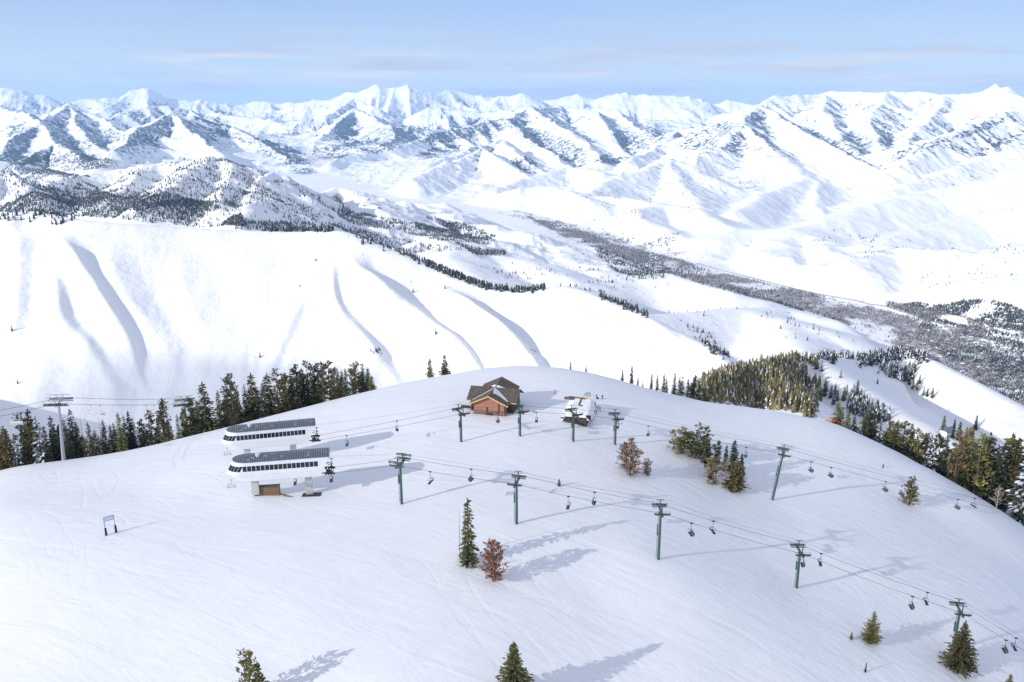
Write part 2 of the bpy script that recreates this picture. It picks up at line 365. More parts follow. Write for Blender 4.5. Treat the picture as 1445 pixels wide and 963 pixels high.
# ------------------------------------------------------------------ mesh helpers
def mesh_np(name, verts, quads, mats, smooth=False):
    me = bpy.data.meshes.new(name)
    verts = np.asarray(verts, np.float32); quads = np.asarray(quads, np.int32)
    k = quads.shape[1]
    me.vertices.add(len(verts)); me.vertices.foreach_set('co', verts.ravel())
    me.loops.add(quads.size); me.loops.foreach_set('vertex_index', quads.ravel())
    me.polygons.add(len(quads)); me.polygons.foreach_set('loop_start', np.arange(0, quads.size, k, dtype=np.int32))
    me.polygons.foreach_set('loop_total', np.full(len(quads), k, np.int32))
    me.polygons.foreach_set('use_smooth', np.full(len(quads), smooth))
    for m in (mats if isinstance(mats, (list, tuple)) else [mats]): me.materials.append(m)
    me.update(calc_edges=True); return me
def vattr(me, name, vals):
    a = me.attributes.new(name, 'FLOAT', 'POINT'); a.data.foreach_set('value', np.asarray(vals, np.float32).ravel())
def fattr(me, name, vals):
    a = me.attributes.new(name, 'FLOAT', 'FACE'); a.data.foreach_set('value', np.asarray(vals, np.float32).ravel())
def link(name, me, parent=None, **props):
    o = bpy.data.objects.new(name, me); C.objects.link(o)
    if parent is not None: o.parent = parent
    for k, v in props.items(): o[k] = v
    return o

# ------------------------------------------------------------------ camera, light, sky
cam = bpy.data.cameras.new('camera'); cam.sensor_width = 36; cam.lens = F / 1445 * 36
cam.clip_start = 1; cam.clip_end = 150000
camo = bpy.data.objects.new('camera', cam); C.objects.link(camo)
camo.location = (0, 0, CZ); camo.rotation_euler = (R(90) - PITCH, 0, 0); scene.camera = camo
SUN_EL, SUN_TRAVEL = R(SUN_EL_DEG), R(33)             # light travels towards the right and away
sdir = Vector((-math.cos(SUN_TRAVEL) * math.cos(SUN_EL), -math.sin(SUN_TRAVEL) * math.cos(SUN_EL), math.sin(SUN_EL)))
sl = bpy.data.lights.new('sun', 'SUN'); sl.energy = SUN_STR; sl.angle = R(0.5); sl.color = (1.0, .955, .885)
so = bpy.data.objects.new('sun', sl); C.objects.link(so); so.rotation_euler = sdir.to_track_quat('Z', 'Y').to_euler(); so.location = (-300, -200, 400)
w = bpy.data.worlds.new('World'); scene.world = w; w.use_nodes = True
nt = w.node_tree; bg = nt.nodes['Background']
sky = N(nt, 'ShaderNodeTexSky', sky_type='NISHITA', sun_disc=False, sun_elevation=SUN_EL, sun_rotation=math.atan2(sdir.x, sdir.y), altitude=2900, air_density=1.0, dust_density=.25, ozone_density=1.6)
tc = N(nt, 'ShaderNodeTexCoord'); gen = tc.outputs['Generated']
sep = N(nt, 'ShaderNodeSeparateXYZ'); nt.links.new(gen, sep.inputs[0])
el = sep.outputs['Z']
# thin banks of cloud low over the far peaks
cv = mapping(nt, gen, (4.5, 4.5, 52.0))
cn = noise(nt, cv, 1.15, 6, .6, .25)
band = ramp(nt, el, [(0.0, g(.7)), (.012, g(.95)), (.044, g(1)), (.06, g(.45)), (.08, g(.08)), (.2, g(.04)), (.5, g(.0))])
cth = ramp(nt, cn, [(.43, g(0)), (.57, g(1))])
cf = mathn(nt, 'MULTIPLY', mathn(nt, 'MULTIPLY', band.outputs[0], cth.outputs[0]), .95)
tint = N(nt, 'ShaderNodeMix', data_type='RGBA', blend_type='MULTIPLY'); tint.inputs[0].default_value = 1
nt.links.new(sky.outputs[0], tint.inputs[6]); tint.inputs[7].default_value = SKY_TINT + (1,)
lowf = ramp(nt, el, [(0.0, g(1)), (.10, g(.92)), (.22, g(.45)), (.45, g(0))])
lowc = ramp(nt, el, [(0.0, LOW_SKY[0]), (.04, LOW_SKY[1]), (.12, LOW_SKY[2]), (.3, LOW_SKY[3])])
lows = N(nt, 'ShaderNodeVectorMath', operation='SCALE'); nt.links.new(lowc.outputs[0], lows.inputs[0]); lows.inputs['Scale'].default_value = LOW_GAIN
base_sky = mixc(nt, lowf.outputs[0], tint.outputs[2], lows.outputs[0])
# unseen white layer added high in the sky to brighten the ambient fill
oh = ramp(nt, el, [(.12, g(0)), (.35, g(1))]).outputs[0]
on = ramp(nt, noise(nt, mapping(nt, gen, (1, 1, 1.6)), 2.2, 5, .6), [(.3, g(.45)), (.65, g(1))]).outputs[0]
base_sky = mixc(nt, mathn(nt, 'MULTIPLY', mathn(nt, 'MULTIPLY', oh, on), SKY_FILL), base_sky, SKY_FILL_COL)
ccol = mixc(nt, ramp(nt, noise(nt, mapping(nt, gen, (2.2, 2.2, 30)), 1.7, 4), [(.42, g(0)), (.6, g(1))]).outputs[0], CLOUD_COL, CLOUD_COL2)
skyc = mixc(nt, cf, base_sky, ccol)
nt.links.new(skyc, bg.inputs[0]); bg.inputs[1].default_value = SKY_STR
vs = scene.view_settings; vs.view_transform = 'Standard'; vs.look = 'None'; vs.gamma = 1; vs.use_curve_mapping = False; vs.exposure = EXPO
scene.cycles.use_denoising = True
scene.cycles.max_bounces = 6; scene.cycles.diffuse_bounces = 3; scene.cycles.volume_bounces = 1
scene.render.film_transparent = False

# ------------------------------------------------------------------ snow and the ground sheets
def snow_material(name, near):
    m, nt, b = new_mat(name)
    geo = N(nt, 'ShaderNodeNewGeometry'); pos = geo.outputs['Position']
    b.inputs['Roughness'].default_value = .55; b.inputs['Specular IOR Level'].default_value = .25
    snow = mixc(nt, noise(nt, pos, .02 if near else .002, 4), (.83, .85, .885), (.90, .91, .92))
    if near:
        # wind ripples and old ski tracks in the surface
        def streak(ang, along, across, detail, dist):
            v = mapping(nt, mapping(nt, pos, (1, 1, 1), (0, 0, R(ang))), (along, across, .1))
            return noise(nt, v, 1.0, detail, .6, dist)
        patch = ramp(nt, noise(nt, pos, .018, 3), [(.38, g(.25)), (.62, g(1))]).outputs[0]
        a = mathn(nt, 'MULTIPLY', streak(34, .09, .5, 4, .5), patch)      # wind ridges down the fall line
        c = streak(20, .03, .16, 3, 1.0)
        fine = noise(nt, pos, .9, 5, .65)
        def lines(scale, seed, sharp):        # old ski tracks and crust edges: thin wandering lines
            n_ = noise(nt, mapping(nt, mapping(nt, pos, (1, 1, 1), (0, 0, R(seed))), (.22, 1, .1)), scale, 2, .5, .4)
            d_ = mathn(nt, 'ABSOLUTE', mathn(nt, 'SUBTRACT', mathn(nt, 'FRACT', mathn(nt, 'MULTIPLY', n_, 9.0)), .5))
            return ramp(nt, d_, [(0, g(1)), (sharp, g(0))]).outputs[0]
        tp = ramp(nt, noise(nt, pos, .011, 3), [(.42, g(0)), (.62, g(1))]).outputs[0]
        tracks = mathn(nt, 'MULTIPLY', mathn(nt, 'ADD', lines(.05, 50, .12), lines(.06, -20, .10)), tp)
        hgt = mathn(nt, 'ADD', mathn(nt, 'ADD', mathn(nt, 'MULTIPLY', a, .16), mathn(nt, 'MULTIPLY', c, .35)), mathn(nt, 'ADD', mathn(nt, 'MULTIPLY', fine, .08), mathn(nt, 'MULTIPLY', tracks, -.06)))
        bp = N(nt, 'ShaderNodeBump', ins={'Strength': .75, 'Distance': 1.0}); nt.links.new(hgt, bp.inputs['Height'])
        nt.links.new(bp.outputs[0], b.inputs['Normal'])
        nt.links.new(snow, b.inputs['Base Color'])
    else:
        fo = N(nt, 'ShaderNodeAttribute', attribute_name='forest').outputs['Fac']
        sc = N(nt, 'ShaderNodeAttribute', attribute_name='scrub').outputs['Fac']
        ro = N(nt, 'ShaderNodeAttribute', attribute_name='rock').outputs['Fac']
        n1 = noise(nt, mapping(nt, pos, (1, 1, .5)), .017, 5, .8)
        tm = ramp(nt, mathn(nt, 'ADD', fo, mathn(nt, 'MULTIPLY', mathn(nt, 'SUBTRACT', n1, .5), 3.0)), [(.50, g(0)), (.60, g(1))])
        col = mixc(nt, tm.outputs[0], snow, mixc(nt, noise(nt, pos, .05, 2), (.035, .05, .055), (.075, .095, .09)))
        n3 = noise(nt, pos, .03, 3, .7)
        rk = ramp(nt, mathn(nt, 'ADD', ro, mathn(nt, 'MULTIPLY', mathn(nt, 'SUBTRACT', n3, .5), 1.6)), [(.55, g(0)), (.66, g(1))])
        col = mixc(nt, rk.outputs[0], col, mixc(nt, noise(nt, pos, .09, 2), (.16, .12, .105), (.26, .22, .2)))
        n2 = noise(nt, pos, .045, 4, .75)
        sm = ramp(nt, mathn(nt, 'ADD', sc, mathn(nt, 'MULTIPLY', mathn(nt, 'SUBTRACT', n2, .5), 1.7)), [(.5, g(0)), (.68, g(.8))])
        col = mixc(nt, sm.outputs[0], col, mixc(nt, noise(nt, pos, .02, 2), (.34, .31, .31), (.50, .47, .47)))
        nt.links.new(col, b.inputs['Base Color'])
        bp = N(nt, 'ShaderNodeBump', ins={'Strength': .6, 'Distance': 13.0})
        nt.links.new(noise(nt, pos, .012, 5, .6), bp.inputs['Height']); nt.links.new(bp.outputs[0], b.inputs['Normal'])
    return m
def polar_sheet(radii, azs):
    rr, aa = np.meshgrid(radii, azs, indexing='ij')
    x, y = rr * np.sin(aa), rr * np.cos(aa)
    z = ground_h(x.ravel(), y.ravel()).reshape(x.shape)
    nr, na = x.shape
    idx = np.arange(nr * na).reshape(nr, na)
    q = np.stack([idx[:-1, :-1], idx[:-1, 1:], idx[1:, 1:], idx[1:, :-1]], -1).reshape(-1, 4)
    return x, y, z, q
def normals(x, y, z):
    px = np.stack([x, y, z], -1)
    du = np.gradient(px, axis=0); dv = np.gradient(px, axis=1)
    n = np.cross(dv, du); n /= np.linalg.norm(n, axis=-1, keepdims=True) + 1e-9
    return n * np.sign(n[..., 2:3])
SPLIT = 560.0
Q = QUALITY
r_near = 45 * np.exp(np.linspace(0, 1, int(560 * Q)) * math.log(SPLIT / 45))
az_near = np.linspace(R(-62), R(62), int(1100 * Q))
mat_snow = snow_material('wind_packed_snow', True); mat_far = snow_material('snowy_mountain_ground', False)
x, y, z, q = polar_sheet(r_near, az_near); ZN = z
link('snowy_hill', mesh_np('snowy_hill', np.stack([x, y, z], -1).reshape(-1, 3), q, mat_snow, True), kind='structure')
r_far = np.concatenate([SPLIT * np.exp(np.linspace(0, 1, int(520 * Q)) * math.log(2600 / SPLIT)), 2600 * np.exp(np.linspace(0, 1, int(760 * Q))[1:] * math.log(12000 / 2600)), 12000 * np.exp(np.linspace(0, 1, int(520 * Q))[1:] * math.log(44000 / 12000))])
az_far = np.linspace(R(-41), R(41), int(1400 * Q))
x, y, z, q = polar_sheet(r_far, az_far)
def blur(a, n):                     # weathering: soften creases between neighbouring slopes
    for ax in (0, 1):
        p = np.pad(a, [(n, n) if i == ax else (0, 0) for i in (0, 1)], mode='edge')
        c = np.cumsum(p, axis=ax); L = a.shape[ax]; k = 2 * n
        s0 = np.take(c, np.arange(L) + k, axis=ax) - np.where((np.arange(L) == 0).reshape((-1, 1) if ax == 0 else (1, -1)), 0, np.take(c, np.maximum(np.arange(L) - 1, 0), axis=ax))
        a = s0 / (k + 1)
    return a
rr = np.hypot(x, y)
zb1 = blur(blur(z, max(1, int(2 * Q))), max(1, int(2 * Q))); zb2 = blur(blur(z, max(2, int(6 * Q))), max(2, int(6 * Q)))
wsoft = np.interp(rr, [600, 900, 1400, 2400, 2700, 3600, 4200, 5200, 6500, 8500, 11000], [0, .8, 1, 1, 1.6, 2, .5, .5, .9, .5, 0])
z = np.where(wsoft <= 1, z + (zb1 - z) * wsoft, zb1 + (zb2 - zb1) * (wsoft - 1))
nn = normals(x, y, z); rr = np.hypot(x, y)
# where the woods, scrub and rock are
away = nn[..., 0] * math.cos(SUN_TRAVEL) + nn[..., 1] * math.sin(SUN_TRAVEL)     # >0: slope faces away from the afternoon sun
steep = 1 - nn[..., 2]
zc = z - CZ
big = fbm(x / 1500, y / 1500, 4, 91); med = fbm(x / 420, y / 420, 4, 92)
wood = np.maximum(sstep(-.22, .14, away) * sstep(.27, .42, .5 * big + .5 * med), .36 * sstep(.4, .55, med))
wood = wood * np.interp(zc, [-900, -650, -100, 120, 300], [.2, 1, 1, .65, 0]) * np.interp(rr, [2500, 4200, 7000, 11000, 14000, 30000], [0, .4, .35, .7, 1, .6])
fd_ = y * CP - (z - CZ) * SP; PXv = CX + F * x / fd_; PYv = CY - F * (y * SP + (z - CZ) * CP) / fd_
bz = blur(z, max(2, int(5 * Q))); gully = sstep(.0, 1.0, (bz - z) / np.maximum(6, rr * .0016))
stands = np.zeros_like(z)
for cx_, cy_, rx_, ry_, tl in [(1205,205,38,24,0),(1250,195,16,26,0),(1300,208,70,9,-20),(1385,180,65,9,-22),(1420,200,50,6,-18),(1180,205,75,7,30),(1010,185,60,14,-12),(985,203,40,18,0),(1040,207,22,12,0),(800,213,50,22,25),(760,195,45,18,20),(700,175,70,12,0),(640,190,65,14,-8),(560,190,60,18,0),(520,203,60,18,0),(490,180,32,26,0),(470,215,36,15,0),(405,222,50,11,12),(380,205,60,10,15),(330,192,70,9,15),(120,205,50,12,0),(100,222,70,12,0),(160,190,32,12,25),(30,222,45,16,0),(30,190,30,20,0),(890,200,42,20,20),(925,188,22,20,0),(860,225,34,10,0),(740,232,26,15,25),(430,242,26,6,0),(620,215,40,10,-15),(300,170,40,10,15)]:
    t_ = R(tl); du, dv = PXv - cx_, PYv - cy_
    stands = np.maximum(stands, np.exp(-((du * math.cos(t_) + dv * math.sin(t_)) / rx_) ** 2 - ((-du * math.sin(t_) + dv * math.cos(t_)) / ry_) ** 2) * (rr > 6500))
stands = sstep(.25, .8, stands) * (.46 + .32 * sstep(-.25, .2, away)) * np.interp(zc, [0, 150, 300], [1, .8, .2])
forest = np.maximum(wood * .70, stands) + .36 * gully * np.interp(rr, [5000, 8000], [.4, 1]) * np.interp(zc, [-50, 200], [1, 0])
wx = np.array([at_range(*p)[:2] for p in [(0, 0, 1)]])
def blob(px, py, d, rx, ry, rot=0):
    c = at_range(px, py, d * 1000); dx, dy = x - c[0], y - c[1]
    ca, sa = math.cos(R(rot)), math.sin(R(rot))
    return np.exp(-(((dx * ca + dy * sa) / rx) ** 2 + ((-dx * sa + dy * ca) / ry) ** 2))
vd, vs_, _, _ = seg_field(x.ravel(), y.ravel(), VPTS)
vd = vd.reshape(x.shape); vs_ = vs_.reshape(x.shape)
scrub = np.interp(vd, [0, 260, 420, 620], [.52, .46, .26, 0]) * (0.5 + 1.0 * fbm(x / 500, y / 500, 3, 55)) * np.interp(rr, [2000, 9000, 12000], [1, .9, .5])
rock = sstep(.16, .3, steep) * sstep(.5, .7, fbm(x / 300, y / 300, 3, 71)) * np.interp(rr, [3600, 4000, 5600, 6500, 20000, 34000], [0, .8, .8, .2, .25, .4]) * np.where((rr < 6500) & (x > 0), 0, 1)
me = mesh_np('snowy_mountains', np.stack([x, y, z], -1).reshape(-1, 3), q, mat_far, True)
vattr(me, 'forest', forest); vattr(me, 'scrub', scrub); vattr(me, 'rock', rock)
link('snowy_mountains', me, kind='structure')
# haze
if HAZE > 0:
    bm = bmesh.new(); bmesh.ops.create_cube(bm, size=1)
    lo, hi = float(z.min()) - 1, max(float(z.max()), CZ) + 25
    for v in bm.verts: v.co = Vector((v.co.x * 64000, v.co.y * 50000 + 22000, lo + (v.co.z + .5) * (hi - lo)))
    hm = bpy.data.meshes.new('haze'); bm.to_mesh(hm); bm.free()
    m = bpy.data.materials.new('mountain_haze'); m.use_nodes = True; nt = m.node_tree; nt.nodes.clear()
    o = N(nt, 'ShaderNodeOutputMaterial'); pv = N(nt, 'ShaderNodeVolumePrincipled')
    pv.inputs['Density'].default_value = HAZE; pv.inputs['Color'].default_value = (.36, .62, 1, 1); pv.inputs['Anisotropy'].default_value = 0
    nt.links.new(pv.outputs[0], o.inputs['Volume']); hm.materials.append(m)
    link('haze', hm, kind='stuff')

# a thin bank of cloud over the hill, the one whose shade lies on it (behind the viewer's left shoulder, out of the picture)
def cloud_bank(ground, dist, rx, ry, rz, dens, seed):
    bm = bmesh.new(); bmesh.ops.create_icosphere(bm, subdivisions=4, radius=1)
    for v in bm.verts:
        n = 1 + .55 * (float(fbm(v.co.x * 1.6 + seed, v.co.y * 1.6 + v.co.z * 1.1, 4, seed)) - .5)
        v.co = Vector((v.co.x * rx * n, v.co.y * ry * n, v.co.z * rz * n))
    me = bpy.data.meshes.new('cloud'); bm.to_mesh(me); bm.free()
    m = bpy.data.materials.new('cloud_vapour'); m.use_nodes = True; nt = m.node_tree; nt.nodes.clear()
    o = N(nt, 'ShaderNodeOutputMaterial'); pv = N(nt, 'ShaderNodeVolumePrincipled', ins={'Density': dens, 'Color': (1, 1, 1, 1), 'Anisotropy': .3})
    nt.links.new(pv.outputs[0], o.inputs['Volume']); me.materials.append(m)
    ob = link('cloud', me, kind='structure')
    ob.location = Vector(ground) + sdir * dist; ob.rotation_euler = (0, 0, R(33)); return ob
if CLOUD > 0:
    cloud_bank((60, 260, 0), 3700, 520, 560, 130, CLOUD, 7)
    cloud_bank(tuple(at_range(-10, 545, 1440)), 4600, 280, 240, 110, CLOUD * 3.4, 9)
# ------------------------------------------------------------------ reading the ground back
ZF = z
def _bil(Zg, ri, ai):
    ri = np.clip(ri, 0, Zg.shape[0] - 1.001); ai = np.clip(ai, 0, Zg.shape[1] - 1.001)
    i, j = ri.astype(int), ai.astype(int); u, v = ri - i, ai - j
    return (Zg[i, j] * (1 - v) + Zg[i, j + 1] * v) * (1 - u) + (Zg[i + 1, j] * (1 - v) + Zg[i + 1, j + 1] * v) * u
def zat(xx, yy):
    xx = np.atleast_1d(np.asarray(xx, float)); yy = np.atleast_1d(np.asarray(yy, float))
    r = np.hypot(xx, yy); a = np.arctan2(xx, yy)
    zn = _bil(ZN, np.interp(r, r_near, np.arange(len(r_near))), np.interp(a, az_near, np.arange(len(az_near))))
    zf = _bil(ZF, np.interp(r, r_far, np.arange(len(r_far))), np.interp(a, az_far, np.arange(len(az_far))))
    return np.where(r < SPLIT, zn, zf)
def hit(px, py, r0=60, r1=SPLIT):
    """the point of the ground seen at a photo position"""
    rs = np.arange(r0, r1, .25 if r1 <= SPLIT else 2.0); v = raydir(px, py); v = v / math.hypot(v[0], v[1])
    xx, yy, zz = v[0] * rs, v[1] * rs, CZ + v[2] * rs
    b = np.nonzero(zz <= zat(xx, yy))[0]
    k = b[0] if len(b) else len(rs) - 1
    return Vector((xx[k], yy[k], float(zat(xx[k], yy[k])[0])))
def rim(px, lim=SPLIT):             # range at which the near hill's edge stands against the country behind
    row = 600.0; rs = np.arange(120, 460, .5)
    for _ in range(4):
        v = raydir(px, row); v = v / math.hypot(v[0], v[1]); zz = zat(v[0] * rs, v[1] * rs); k = np.argmax((zz - CZ) / rs)
        row = project((v[0] * rs[k], v[1] * rs[k], zz[k]))[1]
    return rs[k], v
def project(p):
    d = np.array([p[0], p[1], p[2]]) - CAM
    f_ = d[1] * CP - d[2] * SP; u = d[1] * SP + d[2] * CP
    return CX + F * d[0] / f_, CY - F * u / f_
def height_to(base, py):            # how tall something on `base` is if its top reaches photo row py
    lo, hi = 0.0, 80.0
    for _ in range(40):
        m = (lo + hi) / 2
        if project((base[0], base[1], base[2] + m))[1] > py: lo = m
        else: hi = m
    return lo
def point_over(base, py): return Vector((base[0], base[1], base[2] + height_to(base, py)))

# ------------------------------------------------------------------ builder for hard things
class MB:
    def __init__(s): s.v = []; s.f = []; s.m = []
    def add(s, vs, fs, mi=0):
        o = len(s.v); s.v += [tuple(v) for v in vs]; s.f += [tuple(i + o for i in f) for f in fs]; s.m += [mi] * len(fs); return s
    def box(s, c, d, rot=None, mi=0):
        vs = [Vector((x * d[0] / 2, y * d[1] / 2, z_ * d[2] / 2)) for x in (-1, 1) for y in (-1, 1) for z_ in (-1, 1)]
        if rot is not None: vs = [rot @ v for v in vs]
        c = Vector(c)
        return s.add([v + c for v in vs], [(0, 1, 3, 2), (4, 6, 7, 5), (0, 4, 5, 1), (2, 3, 7, 6), (0, 2, 6, 4), (1, 5, 7, 3)], mi)
    def bar(s, p, q, r0, r1=None, n=8, mi=0):
        p, q = Vector(p), Vector(q); r1 = r0 if r1 is None else r1
        w_ = (q - p).normalized(); a = w_.orthogonal().normalized(); b = w_.cross(a)
        vs = [p + (a * math.cos(2 * math.pi * k / n) + b * math.sin(2 * math.pi * k / n)) * r0 for k in range(n)] + \
             [q + (a * math.cos(2 * math.pi * k / n) + b * math.sin(2 * math.pi * k / n)) * r1 for k in range(n)]
        fs = [(k, (k + 1) % n, n + (k + 1) % n, n + k) for k in range(n)] + [tuple(range(n - 1, -1, -1)), tuple(range(n, 2 * n))]
        return s.add(vs, fs, mi)
    def path(s, pts, r, n=6, mi=0):
        for a, b in zip(pts[:-1], pts[1:]): s.bar(a, b, r, r, n, mi)
        return s
    def slab(s, poly, t, mi=0):      # polygon in space thickened downwards by t
        k = len(poly); P = [Vector(p) for p in poly]; Qd = [p - Vector((0, 0, t)) for p in P]
        return s.add(P + Qd, [tuple(range(k)), tuple(range(2 * k - 1, k - 1, -1))] + [(i, k + i, k + (i + 1) % k, (i + 1) % k) for i in range(k)], mi)
    def build(s, name, mats, parent=None, **props):
        me = bpy.data.meshes.new(name); me.from_pydata(s.v, [], s.f)
        for m in (mats if isinstance(mats, (list, tuple)) else [mats]): me.materials.append(m)
        for p, i in zip(me.polygons, s.m): p.material_index = i
        bm = bmesh.new(); bm.from_mesh(me); bmesh.ops.recalc_face_normals(bm, faces=bm.faces); bm.to_mesh(me); bm.free()
        return link(name, me, parent, **props)
def empty(name, loc, rz=0, label=None, cat=None, group=None, rot=None):
    o = bpy.data.objects.new(name, None); C.objects.link(o); o.location = loc; o.rotation_euler = rot if rot else (0, 0, rz); o.empty_display_size = .5
    if label: o['label'] = label
    if cat: o['category'] = cat
    if group: o['group'] = group
    return o
KIDS = {}
def kids(o):
    if o.name not in KIDS: KIDS[o.name] = [c for c in bpy.data.objects if c.parent == o]
    return KIDS[o.name]
def copy_thing(o, loc, rz=None, label=None, group=None, rot=None, scale=None):
    c = o.copy(); C.objects.link(c); c.location = loc
    if rot is not None: c.rotation_euler = rot
    elif rz is not None: c.rotation_euler = (0, 0, rz)
    if scale is not None: c.scale = scale
    if label: c['label'] = label
    if group: c['group'] = group
    for k in kids(o):
        d = k.copy(); C.objects.link(d); d.parent = c
        for k2 in kids(k):
            e = k2.copy(); C.objects.link(e); e.parent = d
    return c

# ------------------------------------------------------------------ materials
def simple(name, col, rough=.6, metal=0.0, var=.25, scale=2.0, bump=0.0, stretch=(1, 1, 1)):
    m, nt, b = new_mat(name); tcn = N(nt, 'ShaderNodeTexCoord').outputs['Object']
    v = mapping(nt, tcn, stretch); n = noise(nt, v, scale, 4, .6)
    d = tuple(max(0, c * (1 - var)) for c in col); l = tuple(min(1, c * (1 + var)) for c in col)
    nt.links.new(ramp(nt, n, [(.3, d), (.7, l)]).outputs[0], b.inputs['Base Color'])
    b.inputs['Roughness'].default_value = rough; b.inputs['Metallic'].default_value = metal
    if bump:
        bp = N(nt, 'ShaderNodeBump', ins={'Strength': bump, 'Distance': .05}); nt.links.new(n, bp.inputs['Height']); nt.links.new(bp.outputs[0], b.inputs['Normal'])
    return m
M = {
 'green_steel': simple('green_painted_steel', (.045, .10, .085), .45, 0, .2, 3),
 'dark_steel': simple('dark_steel', (.03, .034, .036), .5, .3, .3, 4),
 'rust': simple('rusty_steel', (.075, .06, .055), .7, .2, .4, 6),
 'galv': simple('galvanised_steel', (.42, .44, .46), .5, .5, .15, 2),
 'white_metal': simple('white_cladding', (.80, .81, .82), .42, 0, .03, .8),
 'concrete': simple('concrete', (.55, .54, .51), .85, 0, .15, 1.5, .3),
 'glass': simple('tinted_glass', (.012, .016, .024), .12, 0, .3, .6),
 'black': simple('black_rubber', (.012, .012, .014), .8, 0, .2, 3),
 'seat': simple('grey_chair_seat', (.05, .06, .065), .6, 0, .2, 5),
 'pale_seat': simple('pale_chair_shell', (.62, .62, .58), .5, 0, .1, 5),
 'plank': simple('brown_planks', (.20, .125, .068), .8, 0, .35, 1.2, .4, (1, 1, 9)),
 'dark_wood': simple('weathered_wood_and_wall_shade', (.06, .045, .04), .85, 0, .35, 1.2, .4, (1, 1, 8)),
 'grey_wood': simple('grey_weathered_wood', (.13, .10, .085), .85, 0, .35, 2, .4, (1, 6, 6)),
 'stone': simple('rough_stone', (.21, .125, .085), .9, 0, .6, 2.2, .8),
 'yellow_trim': simple('yellow_painted_trim', (.62, .45, .20), .6, 0, .12, 2),
 'snow': simple('settled_snow', (.86, .88, .91), .6, 0, .03, .6, .3),
 'red': simple('red_cloth', (.55, .02, .03), .7, 0, .2, 8), 'dark_cloth': simple('dark_cloth', (.02, .021, .026), .8, 0, .3, 8),
 'brown_cloth': simple('brown_cloth', (.10, .06, .045), .8, 0, .3, 8), 'navy': simple('navy_cloth', (.03, .04, .075), .8, 0, .3, 8),
 'orange': simple('orange_plastic', (.75, .30, .02), .5, 0, .1, 4), 'teal': simple('teal_paint', (.05, .30, .26), .5, 0, .1, 4),
 'blue': simple('blue_plastic', (.11, .22, .60), .5, 0, .1, 4), 'banner': simple('pale_banner', (.70, .74, .82), .7, 0, .04, 4),
 'skin': simple('skin', (.5, .32, .25), .6, 0, .1, 8),
 'asphalt': simple('snowy_asphalt', (.33, .33, .345), .8, 0, .3, .05),
 'bark': simple('bark', (.13, .095, .07), .9, 0, .4, 3, .5, (4, 4, 1)), 'pale_bark': simple('bleached_bark', (.42, .35, .28), .9, 0, .3, 3, .4, (4, 4, 1)),
}
def roof_metal():
    m, nt, b = new_mat('standing_seam_roof'); ob = N(nt, 'ShaderNodeTexCoord').outputs['Object']
    sx = N(nt, 'ShaderNodeSeparateXYZ'); nt.links.new(ob, sx.inputs[0])
    fr = mathn(nt, 'FRACT', mathn(nt, 'MULTIPLY', sx.outputs[0], 1 / .62))
    rib = ramp(nt, fr, [(0, g(1)), (.12, g(1)), (.2, g(0)), (.92, g(0)), (1, g(1))]).outputs[0]
    col = mixc(nt, rib, mixc(nt, noise(nt, ob, .9, 3), (.055, .075, .09), (.085, .105, .12)), (.26, .29, .33))
    frost = ramp(nt, noise(nt, ob, .55, 5, .7), [(.60, g(0)), (.72, g(.8))]).outputs[0]
    nt.links.new(mixc(nt, frost, col, (.7, .74, .8)), b.inputs['Base Color']); b.inputs['Roughness'].default_value = .45
    bp = N(nt, 'ShaderNodeBump', ins={'Strength': .6, 'Distance': .05}); nt.links.new(rib, bp.inputs['Height']); nt.links.new(bp.outputs[0], b.inputs['Normal'])
    return m
def board_wall(name, a, c, step):
    m, nt, b = new_mat(name); ob = N(nt, 'ShaderNodeTexCoord').outputs['Object']
    sx = N(nt, 'ShaderNodeSeparateXYZ'); nt.links.new(ob, sx.inputs[0])
    fr = mathn(nt, 'FRACT', mathn(nt, 'MULTIPLY', sx.outputs[2], 1 / step))
    gap = ramp(nt, fr, [(0, g(0)), (.1, g(1)), (.9, g(1)), (1, g(0))]).outputs[0]
    n = noise(nt, mapping(nt, ob, (.5, .5, 6)), 1.5, 4, .6)
    nt.links.new(mixc(nt, gap, (.07, .04, .03), mixc(nt, n, a, c)), b.inputs['Base Color']); b.inputs['Roughness'].default_value = .8
    bp = N(nt, 'ShaderNodeBump', ins={'Strength': .6, 'Distance': .06}); nt.links.new(gap, bp.inputs['Height']); nt.links.new(bp.outputs[0], b.inputs['Normal'])
    return m
def shingles():
    m, nt, b = new_mat('weathered_shingles'); ob = N(nt, 'ShaderNodeTexCoord').outputs['Object']
    br = N(nt, 'ShaderNodeTexBrick', ins={'Scale': 1.6, 'Mortar Size': .03, 'Color1': (.065, .05, .042, 1), 'Color2': (.14, .105, .085, 1), 'Mortar': (.02, .018, .016, 1)})
    nt.links.new(mapping(nt, ob, (1, 1.4, 1)), br.inputs['Vector'])
    n = noise(nt, ob, .8, 5, .65)
    nt.links.new(mixc(nt, ramp(nt, n, [(.35, g(0)), (.75, g(.8))]).outputs[0], br.outputs[0], (.21, .165, .135)), b.inputs['Base Color']); b.inputs['Roughness'].default_value = .85
    bp = N(nt, 'ShaderNodeBump', ins={'Strength': .5, 'Distance': .04}); nt.links.new(br.outputs['Fac'], bp.inputs['Height']); nt.links.new(bp.outputs[0], b.inputs['Normal'])
    return m
M['roof_metal'] = roof_metal(); M['logs'] = board_wall('red_brown_log_wall', (.35, .155, .10), (.48, .225, .145), .42); M['shingle'] = shingles()
